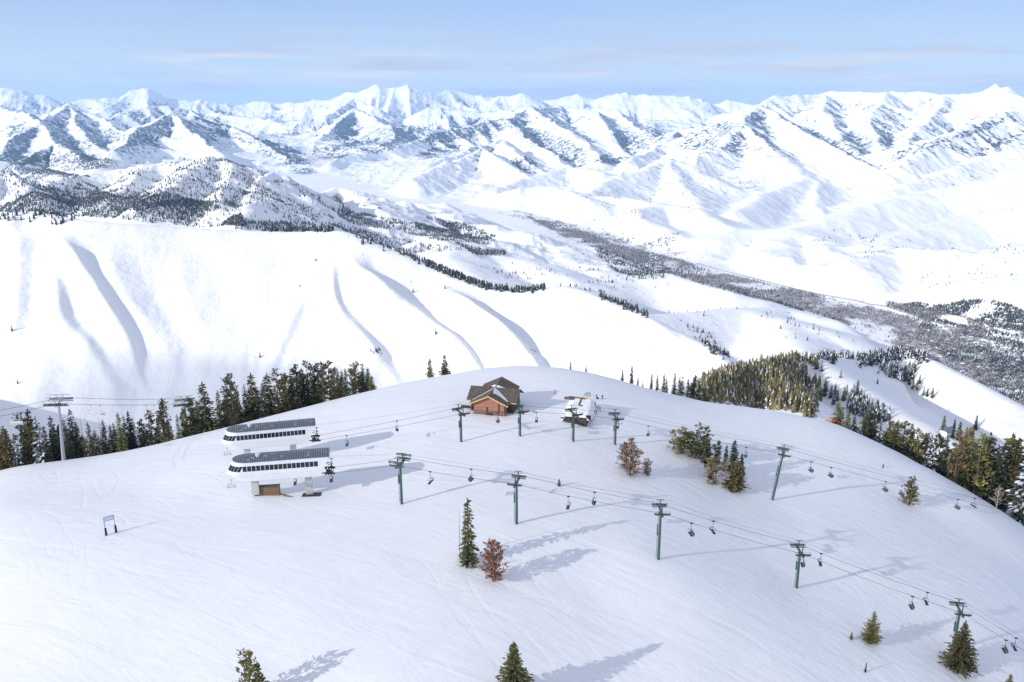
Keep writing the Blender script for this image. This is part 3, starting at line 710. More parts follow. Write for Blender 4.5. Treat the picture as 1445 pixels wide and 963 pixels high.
# ------------------------------------------------------------------ lift terminals
def lerp(a, b, t): return a + (b - a) * t
def terminal(loc, rz, L, label, legs, front_windows):
    root = empty('lift_terminal', loc, rz, label, 'lift station')
    zs = [.5, .7, 2.6, 6.0]; HW = [2.65, 2.8, 3.0, 2.75]; XN = [2.6, 2.3, 0.0, 1.9]; XE = [L - 1.2, L - 1.1, L - .2, L + 1.3]
    def prof(zz): return tuple(float(np.interp(zz, zs, k)) for k in (HW, XN, XE))
    def nose(zz, a, off=0.0):
        hw, xn, xe = prof(zz); return Vector((xn + 3.4 + (3.4 + off) * math.cos(a), (hw + off) * math.sin(a), zz))
    def ring(zz, off=0.0):
        hw, xn, xe = prof(zz)
        return [nose(zz, R(90 + 180 * k / 12), off) for k in range(13)] + [Vector((xe + off, -hw - off, zz)), Vector((xe + off, hw + off, zz))]
    b = MB(); rs = [ring(q_) for q_ in zs]; n = len(rs[0])
    for i in range(len(zs) - 1):
        b.add(rs[i] + rs[i + 1], [(k, (k + 1) % n, n + (k + 1) % n, n + k) for k in range(n)])
    b.add(rs[0], [tuple(range(n - 1, -1, -1))]); b.add(rs[-1], [tuple(range(n))])
    b.build('hull', M['white_metal'], root)
    lo, hi = ring(6.01, .16), [p + Vector((0, 0, .28)) for p in ring(6.01, .16)]
    hw, xn, xe = prof(6.0)
    rf = MB(); rf.add(lo + hi, [(k, (k + 1) % n, n + (k + 1) % n, n + k) for k in range(n)] + [tuple(range(n - 1, -1, -1))])
    A_, B_ = Vector((xn + 3.6, 0, 6.75)), Vector((xe + .16, 0, 6.75))
    top = hi + [A_, B_]; ia, ib = n, n + 1
    rf.add(top, [(k, k + 1, ia) for k in range(12)] + [(12, 13, ib, ia), (13, 14, ib), (14, 0, ia, ib)])
    r_ = rf.build('roof', M['roof_metal'], root)
    v = MB(); v.bar((xn + 6.5, -.3, 6.6), (xn + 6.5, -.3, 7.25), .62, .62, 12).bar((xn + 6.5, -.3, 7.25), (xn + 6.5, -.3, 7.5), .8, .35, 12)
    v.build('roof_vent', M['pale_seat'], r_)
    gm = M['glass']
    def pane(pts):
        c = (pts[1] - pts[0]).cross(pts[3] - pts[0]).normalized() * .04
        MB().add([p - c * .5 for p in pts] + [p + c for p in pts], [(0, 1, 2, 3), (7, 6, 5, 4), (0, 4, 5, 1), (1, 5, 6, 2), (2, 6, 7, 3), (3, 7, 4, 0)]).build('window', gm, root)
    for k in range(5):
        a0, a1 = R(188 + 16.4 * k), R(188 + 16.4 * k + 14.2)
        pane([nose(3.55, a0), nose(3.55, a1), nose(4.95, a1), nose(4.95, a0)])
    x0 = prof(4.2)[1] + 3.6; pitch = (L - 1.6 - x0) / front_windows
    for k in range(front_windows):
        xa, xb = x0 + k * pitch + .06, x0 + (k + 1) * pitch - .1
        pane([Vector((xa, -prof(3.55)[0], 3.55)), Vector((xb, -prof(3.55)[0], 3.55)), Vector((xb, -prof(4.95)[0], 4.95)), Vector((xa, -prof(4.95)[0], 4.95))])
    MB().box((L / 2 + 1, -prof(2.4)[0] + .0, 2.5), (L - 4.5, .12, .1)).build('trim', M['white_metal'], root)
    for x, dn, w_ in legs:
        MB().box((x, 0, -dn / 2 + .25), (w_, w_ * .9, dn + .6)).box((x, 0, .3), (w_ * 1.25, 2.6, .5)).build('column', M['concrete'], root)
    xe0 = L - .6                                  # rope guides and platform frame at the open end
    for s in (-1, 1):
        g_ = MB()
        g_.box((xe0 + 1.2, s * 1.9, 1.0), (3.2, .25, .25)).box((xe0 + 2.4, s * 1.9, .7), (1.8, .2, .3)).bar((xe0 + .2, s * 1.9, 2.6), (xe0 + 2.8, s * 1.9, 1.1), .09)
        for q_ in range(4): g_.bar((xe0 + .8 + q_ * .7, s * 1.9 - .2, .65), (xe0 + .8 + q_ * .75, s * 1.9 + .2, .65), .24, .24, 10)
        g_.build('rope_guide', M['dark_steel'], root)
    fr = MB()
    fr.box((xe0 + 2.7, 0, .75), (.2, 4.0, .2)); fr.box((xe0 + 1.4, 0, .45), (1.2, 3.0, .1))
    for s in (-1, 1): fr.bar((xe0 + 2.3, s * 1.6, .5), (xe0 + 2.3, s * 1.6, 3.6), .09); fr.bar((xe0 + .8, s * 1.6, 4.1), (xe0 + 2.9, s * 1.6, 3.4), .09)
    fr.build('service_platform', M['dark_steel'], root)
    MB().bar((L - 9, 1.2, 6.4), (L - 9, 1.2, 8.0), .05).build('aerial', M['galv'], root)
    return root
def dirv(a): return Vector((math.cos(a), math.sin(a), 0))
TA1 = R(11); l1 = hit(437, 697); o1 = l1 - dirv(TA1) * 21.0
Z1 = l1.z + 5.6
term1 = terminal(Vector((o1.x, o1.y, Z1)), TA1, 25.5, 'white lift station with dark window band, the nearer one, beside the brown plank box', [(21.0, 6.4, 1.9), (7.0, 4.2, 1.9)], 17)
TA2 = R(15); l2 = hit(415, 648); o2 = l2 - dirv(TA2) * 20.3
Z2 = l2.z + 5.2
term2 = terminal(Vector((o2.x, o2.y, Z2)), TA2, 25.8, 'white lift station with dark window band, the farther one, standing uphill behind its twin', [(20.3, 6.2, 1.8), (7.0, 3.6, 1.8)], 18)
def in_frame(root, p):
    a = root.rotation_euler.z; p = Vector(p)
    return root.location + Vector((p.x * math.cos(a) - p.y * math.sin(a), p.x * math.sin(a) + p.y * math.cos(a), p.z))

# ------------------------------------------------------------------ lift towers, ropes, chairs
def tower(base, h, rz, label, group, arm=2.5, mat='green_steel', double=False, lean=None, r0=.38):
    t = empty('lift_tower', base, rz, label, 'lift tower', group)
    if lean: t.rotation_euler = (lean[0], lean[1], rz)
    m = M[mat]
    MB().bar((0, 0, -1.5), (0, 0, h - .2), r0, r0 * .72, 14).bar((0, 0, h - .25), (0, 0, h - .1), r0 * 1.1, r0 * 1.1, 14).build('mast', m, t)
    a = MB().box((0, 0, h), (.45, arm * 2 + .5, .42)); a.bar((0, -.2, h - 1.3), (0, -arm * .6, h - .1), .09).bar((0, .2, h - 1.3), (0, arm * .6, h - .1), .09)
    a.build('crossarm', m, t)
    for s in (-1, 1):
        tr = MB().box((0, s * arm, h + .30), (3.3, .1, .12)).box((-.95, s * arm, h + .44), (1.7, .1, .12)).box((.95, s * arm, h + .44), (1.7, .1, .12)).box((0, s * arm, h + .15), (.3, .3, .35))
        for q_ in (-1.65, -1.15, -.65, -.2, .2, .65, 1.15, 1.65): tr.bar((q_, s * arm - .09, h + .62), (q_, s * arm + .09, h + .62), .21, .21, 12)
        if double:
            tr.box((0, s * arm, h + 1.7), (4.2, .14, .2))
            for q_ in (-1.9, -1.4, -.8, -.3, .3, .8, 1.4, 1.9): tr.bar((q_, s * arm - .09, h + 1.35), (q_, s * arm + .09, h + 1.35), .2, .2, 12)
            tr.box((0, s * arm, h + .9), (.14, .12, 1.5))
        tr.build('sheave_train', [M['rust'] if not double else m], t)
        MB().box((0, s * (arm - .55), h + .18), (3.6, .4, .06)).bar((-1.8, s * (arm - .35), h + .2), (-2, s * (arm - .35), h + 1.0), .03).bar((2, s * (arm - .35), h + .2), (2, s * (arm - .35), h + 1.0), .03).bar((-2, s * (arm - .35), h + 1.0), (2, s * (arm - .35), h + 1.0), .03).build('catwalk', M['dark_steel'], t)
        MB().bar((0, s * arm * .62, h), (0, s * arm * .62, h + 2.3), .16, .14, 8).bar((-.9, s * arm * .62, h + 2.3), (.9, s * arm * .62, h + 2.3), .09).build('lifting_frame', m, t)
    ld = MB()
    for s in (-.2, .2): ld.bar((-r0 - .2, s, .5), (-r0 * .8 - .2, s, h), .03, .03, 5)
    for k in range(int(h / .45)): ld.bar((-r0 - .18 + k * .45 / h * r0 * .2, -.2, .7 + k * .45), (-r0 - .18 + k * .45 / h * r0 * .2, .2, .7 + k * .45), .02, .02, 5)
    ld.build('ladder', m, t)
    MB().box((-r0 - .2, .02, h * .62), (.28, .5, h * .22)).build('junction_box', m, t)
    t['h'] = h; t['arm'] = arm
    return t
def arm_end(t, s): return t.matrix_basis @ Vector((0, s * t['arm'], t['h'] + .84))
def rope(pts, label, group, sag=.012, r=.04, name='haul_rope', mat='dark_steel'):
    P = []
    for a, b in zip(pts[:-1], pts[1:]):
        a, b = Vector(a), Vector(b); L = (b - a).length
        for k in range(14):
            t = k / 14; p = a.lerp(b, t); p.z -= 4 * sag * L * t * (1 - t); P.append(p)
    P.append(Vector(pts[-1]))
    MB().path(P, r, 6).build(name, M[mat], None, label=label, category='cable', group=group)
    return P
def on_rope(P, px):
    q = [project(p)[0] for p in P]
    for i in range(len(P) - 1):
        if (q[i] - px) * (q[i + 1] - px) <= 0 and q[i] != q[i + 1]:
            t = (px - q[i]) / (q[i + 1] - q[i]); return P[i].lerp(P[i + 1], t)
    return None
def make_chair(width, seatmat, frame, drop=2.5):
    c = empty('chairlift_chair', (0, 0, 0))
    MB().box((0, 0, .0), (.7, .22, .26)).build('grip', M[frame], c)
    h = MB().path([(0, 0, 0), (0, 0, -drop * .62), (-.25, 0, -drop * .72)], .045, 6)
    h.bar((-.25, -width * .36, -drop * .72), (-.25, width * .36, -drop * .72), .05)
    for s in (-1, 1): h.path([(-.25, s * width * .36, -drop * .72), (-.55, s * width * .46, -drop * .95), (-.35, s * width * .46, -drop - .45), (.35, s * width * .46, -drop - .45)], .035, 6)
    h.build('hanger', M[frame], c)
    MB().box((.08, 0, -drop - .42), (.62, width, .11)).build('seat', M[seatmat], c)
    MB().box((-.36, 0, -drop - .05), (.1, width * .96, .55), Matrix.Rotation(R(-12), 3, 'Y')).build('backrest', M[seatmat], c)
    b = MB()
    for s in (-1, 1): b.path([(-.5, s * width * .44, -drop + .3), (.35, s * width * .44, -drop + .55)], .03, 5)
    b.bar((.35, -width * .44, -drop + .55), (.35, width * .44, -drop + .55), .035); b.build('safety_bar', M[frame], c)
    return c
# --- nearer line, running down to the right
GA = 'green lift towers of the nearer line'
LA = [((567, 712), 655, 'green lift tower with stacked sheave banks, nearest to the white lift stations', True),
      ((729, 740), 681, 'green lift tower standing just behind the pointed fir and the rust-brown pine', False),
      ((929, 790), 722, 'tall green lift tower standing alone low on the open slope', False),
      ((1124, 830), 779, 'short green lift tower between the two lowest stretches of empty chairs', False),
      ((1345, 921), 862, 'green lift tower with its mast hidden behind a bushy conifer', False)]
ra = [in_frame(term1, (27.5, s * 1.9, .9)) for s in (-1, 1)]
ta = []; bases = [hit(*a[0]) for a in LA]
for i, (b, row) in enumerate(zip(bases, LA)):
    d = bases[min(i + 1, len(bases) - 1)] - bases[max(i - 1, 0)]
    t = tower(b, height_to(b, row[1]), math.atan2(d.y, d.x), row[2], GA, double=row[3], arm=2.6)
    ta.append(t)
bpy.context.view_layer.update()
last = ta[-1].location + (ta[-1].location - ta[-2].location) * 1.15; last.z = float(zat(last.x, last.y)[0]) + 10
dl = (ta[-1].location - ta[-2].location).normalized(); nl = Vector((-dl.y, dl.x, 0)).normalized() * 2.6
ropeA = {s: rope([in_frame(term1, (27.2, s * 1.9, .9))] + [arm_end(t, s) for t in ta] + [last + nl * s],
        'nearer lift rope of the lower chair line' if s < 0 else 'farther lift rope of the lower chair line', 'haul ropes of the lower line') for s in (-1, 1)}
rope([in_frame(term1, (26.5, 0, 5))] + [t.matrix_basis @ Vector((0, .62 * t['arm'], t['h'] + 2.3)) for t in ta] + [last + Vector((0, 0, 2))], 'thin cable strung along the tops of the lower line towers', 'haul ropes of the lower line', .010, .02, 'signal_cable')
GCA = 'empty chairs on the lower lift line'; chair0 = make_chair(2.3, 'seat', 'dark_steel')
def chair_on(P, px, rzoff, label, group, src, first=False):
    p = on_rope(P, px)
    if p is None: return
    q = on_rope(P, px + 4) or p; d = q - p; rz = math.atan2(d.y, d.x) + rzoff
    o = copy_thing(src, p - Vector((0, 0, .1)), rz, label, group); o['category'] = 'chair'; return o
for px, s, lb in [(607, -1, 'empty lift chair nearest the tower with stacked sheave banks'), (665, 1, 'empty lift chair hanging straight above the pointed fir'),
                  (802, -1, 'empty lift chair on the near rope, left of a pair past the second green tower'), (839, 1, 'empty lift chair on the far rope, right of a pair past the second green tower'),
                  (976, -1, 'empty lift chair on the near rope just below the tall lone tower'), (1007, 1, 'empty lift chair on the far rope just below the tall lone tower'),
                  (1134, -1, 'empty lift chair right beside the mast of the short green tower'), (1159, 1, 'empty lift chair a little downhill of the short green tower'),
                  (1288, -1, 'empty lift chair left of the pair above the bushy conifer'), (1309, 1, 'empty lift chair right of the pair above the bushy conifer'),
                  (1420, -1, 'empty lift chair left of the last pair at the right edge'), (1434, 1, 'empty lift chair right of the last pair at the right edge')]:
    chair_on(ropeA[s], px, 0 if s > 0 else math.pi, lb, GCA, chair0)
# --- farther line, past the log house
GB = 'green lift towers of the farther line'
LB = [((651, 624), 583, 'green lift tower left of the log house front'), ((734, 616), 580, 'green lift tower right of the log house front'),
      ((809, 623), 584, 'green lift tower in front of the snow-buried hut'), ((868, 628), 590, 'green lift tower above the broad rust-brown pine'),
      ((1090, 706), 639, 'tall leaning green lift tower right of the conifer clump')]
tb = []; bases = [hit(*a[0]) for a in LB]
for i, (b, row) in enumerate(zip(bases, LB)):
    d = bases[min(i + 1, len(bases) - 1)] - bases[max(i - 1, 0)]
    tb.append(tower(b, height_to(b, row[1]), math.atan2(d.y, d.x) + (R(14) if i < 4 else 0), row[2], GB, arm=2.7, lean=(0, R(7)) if i == 4 else None))
bpy.context.view_layer.update()
last = at_range(1560, 748, 330.0); last = Vector(last)
dl = (last - tb[-1].location).normalized(); nl = Vector((-dl.y, dl.x, 0)).normalized() * 2.6
ropeB = {s: rope([in_frame(term2, (27.4, s * 1.9, .9))] + [arm_end(t, s) for t in tb] + [last + nl * s],
        'nearer lift rope of the upper chair line' if s < 0 else 'farther lift rope of the upper chair line', 'haul ropes of the upper line', .008) for s in (-1, 1)}
rope([in_frame(term2, (26.5, 0, 5))] + [t.matrix_basis @ Vector((0, .62 * t['arm'], t['h'] + 2.3)) for t in tb] + [last + Vector((0, 0, 2.5))], 'thin cable strung along the tops of the upper line towers', 'haul ropes of the upper line', .008, .02, 'signal_cable')
GCB = 'empty chairs on the upper lift line'
for px, s, lb in [(489, -1, 'empty lift chair closest to the open end of the farther station'), (560, 1, 'empty lift chair midway between the stations and the log house'),
                  (702, -1, 'empty lift chair hanging in front of the log house'), (757, -1, 'empty lift chair between the log house and the buried hut'),
                  (872, -1, 'empty lift chair beside the mast above the broad rust-brown pine'), (915, -1, 'empty lift chair left of the conifer clump'), (1053, -1, 'empty lift chair between the conifer clump and the leaning tower'),
                  (1145, -1, 'empty lift chair first to the right of the leaning tower'), (1173, -1, 'empty lift chair second to the right of the leaning tower'),
                  (1250, -1, 'empty lift chair just left of the round bushy pine'), (1273, -1, 'empty lift chair in front of the round bushy pine'),
                  (1352, -1, 'empty lift chair just left of the grey bare tree at right'), (1376, 1, 'empty lift chair closest to the grey bare tree at right')]:
    chair_on(ropeB[s], px, 0 if s > 0 else math.pi, lb, GCB, chair0)
chair_pale = make_chair(2.3, 'pale_seat', 'galv', 1.6)
for px, T, xx, lb in [(414, term1, 17.5, 'empty lift chair below the hull of the nearer station'), (460, term1, 27.0, 'empty lift chair leaving the open end of the nearer station'), (344, term1, 1.2, 'empty lift chair turning under the nose of the nearer station'), (333, term2, 1.6, 'empty lift chair turning under the nose of the farther station')]:
    p = in_frame(T, (xx, -1.6, 1.4 if xx > 3 else .9)); o = copy_thing(chair0 if xx > 3 else chair_pale, p, TA1 + (R(90) if xx < 3 else math.pi), lb, 'empty chairs at the lift stations'); o['category'] = 'chair'
for c_ in (chair0, chair_pale):
    for k in list(kids(c_)): bpy.data.objects.remove(k)
bpy.data.objects.remove(chair0); bpy.data.objects.remove(chair_pale); KIDS.clear()

# --- the big lift along the left edge
_r, _v = rim(90); b1 = Vector((_v[0] * (_r + 1), _v[1] * (_r + 1), 0)); b1.z = float(zat(b1.x, b1.y)[0]); rz_ = R(12)
T1 = empty('lift_tower', b1, rz_, 'tall pale grey lift tower with wide sheave banks among the firs at left', 'lift tower', 'pale grey towers of the left lift')
H1 = height_to(b1, 570)
MB().bar((0, 0, -2), (0, 0, H1), .72, .42, 16).build('mast', M['galv'], T1)
MB().box((0, 0, H1 + .1), (.5, 7.4, .5)).build('crossarm', M['galv'], T1)
for s in (-1, 1):
    tr = MB().box((0, s * 3.4, H1 + .5), (7.6, .2, .3)); tr.box((0, s * 3.4, H1 + .9), (5, .16, .2))
    for k in range(12): tr.bar((-3.6 + k * .655, s * 3.4 - .1, H1 + .95), (-3.6 + k * .655, s * 3.4 + .1, H1 + .95), .27, .27, 12)
    tr.build('sheave_train', M['dark_steel'], T1)
    MB().box((0, s * 2.7, H1 + .1), (8.4, .8, .1)).path([(-4.2, s * 3, H1 + .1), (-4.2, s * 3, H1 + 1.2), (4.2, s * 3, H1 + 1.2), (4.2, s * 3, H1 + .1)], .05).bar((-1.5, s * 3, H1 + .1), (-1.5, s * 3, H1 + 1.2), .05).bar((1.5, s * 3, H1 + .1), (1.5, s * 3, H1 + 1.2), .05).build('catwalk', M['galv'], T1)
    MB().bar((0, s * 1.8, H1), (-1.3, s * 1.8, H1 + 2.6), .13).bar((0, s * 1.8, H1), (1.3, s * 1.8, H1 + 2.6), .13).bar((-3.4, s * 1.8, H1 + 2.7), (3.4, s * 1.8, H1 + 2.7), .12).build('lifting_frame', M['galv'], T1)
T1.rotation_euler = (0, R(3), rz_); T1['h'] = H1 + .4; T1['arm'] = 3.4
T2 = copy_thing(T1, Vector(at_range(262, 700, 356)), R(18), 'pale grey lift tower head showing between the pines left of the stations'); T2['h'] = T1['h']; T2['arm'] = 3.4
z2 = Vector(at_range(260, 570, 356)); T2.location = (z2.x, z2.y, z2.z - H1)
if zat(z2.x, z2.y)[0] < T2.location.z - 1: MB().bar((0, 0, float(zat(z2.x, z2.y)[0]) - T2.location.z - 1), (0, 0, -1.9), .75, .72, 16).build('mast_base', M['galv'], T2)
bpy.context.view_layer.update()
T0 = Vector(at_range(-150, 600, 262)); T3 = Vector(at_range(420, 590, 470))
ropeC = {}
for s in (-1, 1):
    n0 = Vector((-.25, .97, 0)) * 3.4 * s
    ropeC[s] = rope([T0 + n0 - Vector((0, 0, 1)), arm_end(T1, s), arm_end(T2, s), T3 + n0], 'nearer rope of the left lift' if s < 0 else 'farther rope of the left lift', 'ropes of the left lift', .012, .06)
chair6 = make_chair(4.2, 'pale_seat', 'galv', 3.0)
for px, s, lb in [(20, -1, 'wide pale lift chair hanging left of the pale grey tower'), (128, -1, 'wide pale lift chair nearest right of the pale grey tower'), (141, -1, 'wide pale lift chair second right of the pale grey tower'), (206, -1, 'wide pale lift chair left of a pair in front of the bushy pines'), (217, -1, 'wide pale lift chair right of a pair in front of the bushy pines')]:
    chair_on(ropeC[s], px, math.pi, lb, 'wide pale chairs of the left lift', chair6)
for k in list(kids(chair6)): bpy.data.objects.remove(k)
bpy.data.objects.remove(chair6); KIDS.clear()

# ------------------------------------------------------------------ log house
hb = hit(689, 586); HR = R(-13)
hc = hb + Vector((math.sin(R(13)), math.cos(R(13)), 0)) * 8.4
H = empty('log_house', (hc.x + .3, hc.y, hb.z + .35), HR, 'red-brown log house with dark crossed gable roofs and snow in the valleys', 'house')
zw, zr, hx, hy = 3.7, 6.7, 6.7, 5.9
def gable(b, x0, x1, y0, y1, axis):
    e = .06
    if axis == 'y':
        m_ = (x0 + x1) / 2; p = [(x0, zw * 1.0), (x1, zw), (m_, zr - .32)]
        pr = [(x0, -1), (x1, -1), (x1, zw), (m_, zr - .35), (x0, zw)]
        b.add([(a, y0, c) for a, c in pr] + [(a, y1, c) for a, c in pr], [(4, 3, 2, 1, 0), (5, 6, 7, 8, 9)] + [(i, (i + 1) % 5, 5 + (i + 1) % 5, 5 + i) for i in range(5)])
    else:
        m_ = (y0 + y1) / 2; pr = [(y0, -1), (y1, -1), (y1, zw), (m_, zr - .35), (y0, zw)]
        b.add([(x0, a, c) for a, c in pr] + [(x1, a, c) for a, c in pr], [(4, 3, 2, 1, 0), (5, 6, 7, 8, 9)] + [(i, (i + 1) % 5, 5 + (i + 1) % 5, 5 + i) for i in range(5)])
wl = MB(); gable(wl, -5.3, 5.3, -8.4, .5, 'y'); wl.build('wall', M['logs'], H)
w2 = MB(); gable(w2, -7.3, 7.6, -4.9, 4.9, 'x'); w2.build('side_wing', M['dark_wood'], H)  # darker wood here puts the shade on the side wall into its colour
w3 = MB(); gable(w3, -5.0, 5.0, -.5, 9.0, 'y'); w3.build('rear_wing', M['dark_wood'], H)
ze = zr - (zr - zw + .15) * 1.0
def pl(poly, t=.26): return poly
rf = MB()
for s in (-1, 1):
    rf.slab([(s * hx, -9.6, ze), (0, -9.6, zr), (0, .2, zr), (s * hx, .2, ze)], .26)
    rf.slab([(s * (hx - .2), 0, ze + .05), (0, 0, zr + .04), (0, 9.8, zr + .7), (s * (hx - .2), 9.8, ze + .7)], .26)
    rf.slab([(-8.6, s * hy, ze - .02), (-8.6, 0, zr - .02), (8.9, 0, zr - .02), (8.9, s * hy, ze - .02)], .26)
rfo = rf.build('roof', M['shingle'], H)
tr = MB()
for s in (-1, 1):
    a, c = Vector((s * (hx + .05), -9.66, ze - .16)), Vector((0, -9.66, zr - .16)); tr.add([a + Vector((0, -.07, .2)), c + Vector((0, -.07, .2)), c + Vector((0, -.07, -.22)), a + Vector((0, -.07, -.22)), a + Vector((0, .07, .2)), c + Vector((0, .07, .2)), c + Vector((0, .07, -.22)), a + Vector((0, .07, -.22))], [(0, 1, 2, 3), (7, 6, 5, 4), (0, 4, 5, 1), (2, 6, 7, 3), (0, 3, 7, 4), (1, 5, 6, 2)])
tr.build('gable_trim', M['yellow_trim'], H)
MB().box((-7.9, -hy - .04, ze - .22), (1.5, .12, .3)).build('eave_trim', M['yellow_trim'], H)
MB().box((7.7, -hy - .04, ze - .22), (2.3, .12, .3)).build('eave_trim', M['yellow_trim'], H)
sb = MB().box((-.9, -8.52, .25), (8.9, .22, 1.7)).box((4.45, -8.52, .25), (1.8, .22, 1.7)); sb.build('stone_base', M['stone'], H)
MB().box((3.35, -8.5, 1.7), (.28, .3, 3.9)).box((5.32, -8.45, 1.6), (.3, .3, 3.8)).build('corner_post', M['dark_wood'], H)
MB().box((-.75, -8.62, 1.1), (.22, .2, 2.6)).build('post', M['dark_wood'], H)
MB().box((.0, -8.9, .15), (2.0, .7, .5)).build('doorstep', M['dark_wood'], H)
def on_front(x, y, s): return (s * x, y, zr - (zr - ze) * x / hx + .05)
sn = MB()
sn.slab([on_front(*p, 1) for p in [(.02, -.4), (.25, -3.4), (.7, -5.6), (1.7, -5.0), (2.9, -5.2), (5.4, -6.2), (6.2, -5.8), (4.2, -3.7), (1.4, -1.3)]], .16)
sn.slab([on_front(*p, -1) for p in [(.05, -.3), (1.2, -1.3), (3.4, -3.3), (6.2, -5.6), (6.4, -6.6), (4.2, -4.8), (2.3, -3.1), (.7, -1.9)]], .16)
sn.slab([(-.6, .05, zr + .1), (2.4, .05, zr + .0), (3.4, .9, zr - .28), (1.5, 1.3, zr + .0), (-.3, 2.0, zr + .2), (-1.8, 2.2, zr - .35)], .14)
sn.build('roof_snow', M['snow'], H)
MB().box((-8.9, -5.6, .9), (3.4, .14, .9)).box((-8.9, -5.6, .35), (3.4, .1, .1)).build('porch_rail', M['dark_wood'], H)

# ------------------------------------------------------------------ hut buried in snow
kb = hit(812, 594); KR = R(-14)
K = empty('snow_buried_hut', kb, KR, 'low hut buried under a thick slab of snow with bare grey ridge boards', 'hut')
MB().box((.6, -.1, .75), (7.2, 6, 3.1)).build('wall', M['dark_wood'], K)
MB().box((-2.2, -2.85, 1.9), (4.6, .5, .35), Matrix.Rotation(R(-8), 3, 'Y')).build('porch_beam', M['grey_wood'], K)
sn = MB()
N1, N2 = 16, 14
gv = []
for i in range(N1 + 1):
    for j in range(N2 + 1):
        u, v = i / N1, j / N2
        xx = -4.6 + 9.8 * u + .5 * math.sin(5 * v); yy = -2.9 + 16.0 * v
        edge = min(u, 1 - u, v * 1.3, 1.0) ; bulge = min(1, edge * 6) ** .5
        zz = 2.2 + 1.3 * v + .75 * bulge + .5 * (float(vnoise(xx * .7, yy * .7, 4)) - .5)
        if v > .9: zz -= ((v - .9) / .1) ** 1.6 * 4
        if u < .22: zz -= ((.22 - u) / .22) ** 1.6 * 2.6
        if u > .86: zz -= ((u - .86) / .14) ** 2 * 1.0
        gv.append((xx, yy, zz))
top = [tuple(p) for p in gv]; bot = [(p[0], p[1], min(p[2] - .25, 1.5) if p[1] < 2 else -1.5) for p in gv]
fs = []
nn_ = (N1 + 1) * (N2 + 1); ix = lambda i, j: i * (N2 + 1) + j
for i in range(N1):
    for j in range(N2):
        fs.append((ix(i, j), ix(i + 1, j), ix(i + 1, j + 1), ix(i, j + 1))); fs.append(tuple(nn_ + k for k in (ix(i, j + 1), ix(i + 1, j + 1), ix(i + 1, j), ix(i, j))))
for i in range(N1):
    fs.append((ix(i, 0), nn_ + ix(i, 0), nn_ + ix(i + 1, 0), ix(i + 1, 0))); fs.append((ix(i, N2), ix(i + 1, N2), nn_ + ix(i + 1, N2), nn_ + ix(i, N2)))
for j in range(N2):
    fs.append((ix(0, j), ix(0, j + 1), nn_ + ix(0, j + 1), nn_ + ix(0, j))); fs.append((ix(N1, j), nn_ + ix(N1, j), nn_ + ix(N1, j + 1), ix(N1, j + 1)))
sn.add(top + bot, fs); so_ = sn.build('roof_snow', M['snow'], K)
for p in so_.data.polygons: p.use_smooth = True
rb_ = MB().box((-4.4, 10.6, 3.9), (2.8, .5, .9)).box((-1.6, 11.0, 4.25), (5.4, .5, .35), Matrix.Rotation(R(3), 3, 'Y')).box((2.0, 10.6, 3.95), (3.6, .6, .35), Matrix.Rotation(R(8), 3, 'Y')).box((-2.9, 9.9, 4.0), (1.3, 1.3, .5)).box((.2, 7.9, 3.85), (.55, 5.2, .3), Matrix.Rotation(R(4), 3, 'X')).box((.9, 5.2, 3.6), (1.2, .5, .3))
rb_.build('ridge_board', M['grey_wood'], K)
MB().box((4.7, -2.2, 2.2), (1.5, .9, 1.5)).build('vent_box', M['black'], K)
MB().bar((4.4, 11.5, 2), (4.4, 11.5, 7.6), .05).build('aerial', M['galv'], K)
MB().box((2.4, 11.2, 4.5), (1.5, .3, .28), Matrix.Rotation(R(-28), 3, 'Y')).box((.8, 11.0, 4.45), (1.1, .3, .3), Matrix.Rotation(R(10), 3, 'Y')).build('orange_board', M['orange'], K)
p = hit(783, 556); MB().bar((0, 0, -.3), (0, 0, 1.7), .14, .1).build('marker_post', M['red'], None, label='short pink-red post left of the buried hut', category='post').location = p
def ski_rack(px, py, rz, label):
    t = empty('ski_rack', hit(px, py), rz, label, 'ski rack', 'ski racks beside the buried hut')
    f = MB()
    for s in (-1.1, 1.1): f.bar((s, -.4, -.2), (s, 0, 1.0), .05).bar((s, .4, -.2), (s, 0, 1.0), .05)
    f.bar((-1.2, 0, 1.0), (1.2, 0, 1.0), .05); f.build('frame', M['dark_cloth'], t)
    rng = random.Random(int(px))
    for k in range(5): MB().box((-.9 + k * .42 + rng.uniform(-.1, .1), -.12, .8), (.12, .06, 1.7), Matrix.Rotation(R(14), 3, 'X')).build('ski', M[rng.choice(['navy', 'dark_cloth', 'red', 'galv'])], t)
for a in [(835, 573, .3, 'small ski rack left of the person in red'), (843, 579, -.2, 'small ski rack just below the person in red'), (838, 585, .5, 'small ski rack in the middle of the slope below the hut vent'), (834, 592, .1, 'lowest small ski rack right of the dark hut wall'), (829, 559, .4, 'small ski rack up behind the hut snow')]: ski_rack(*a)

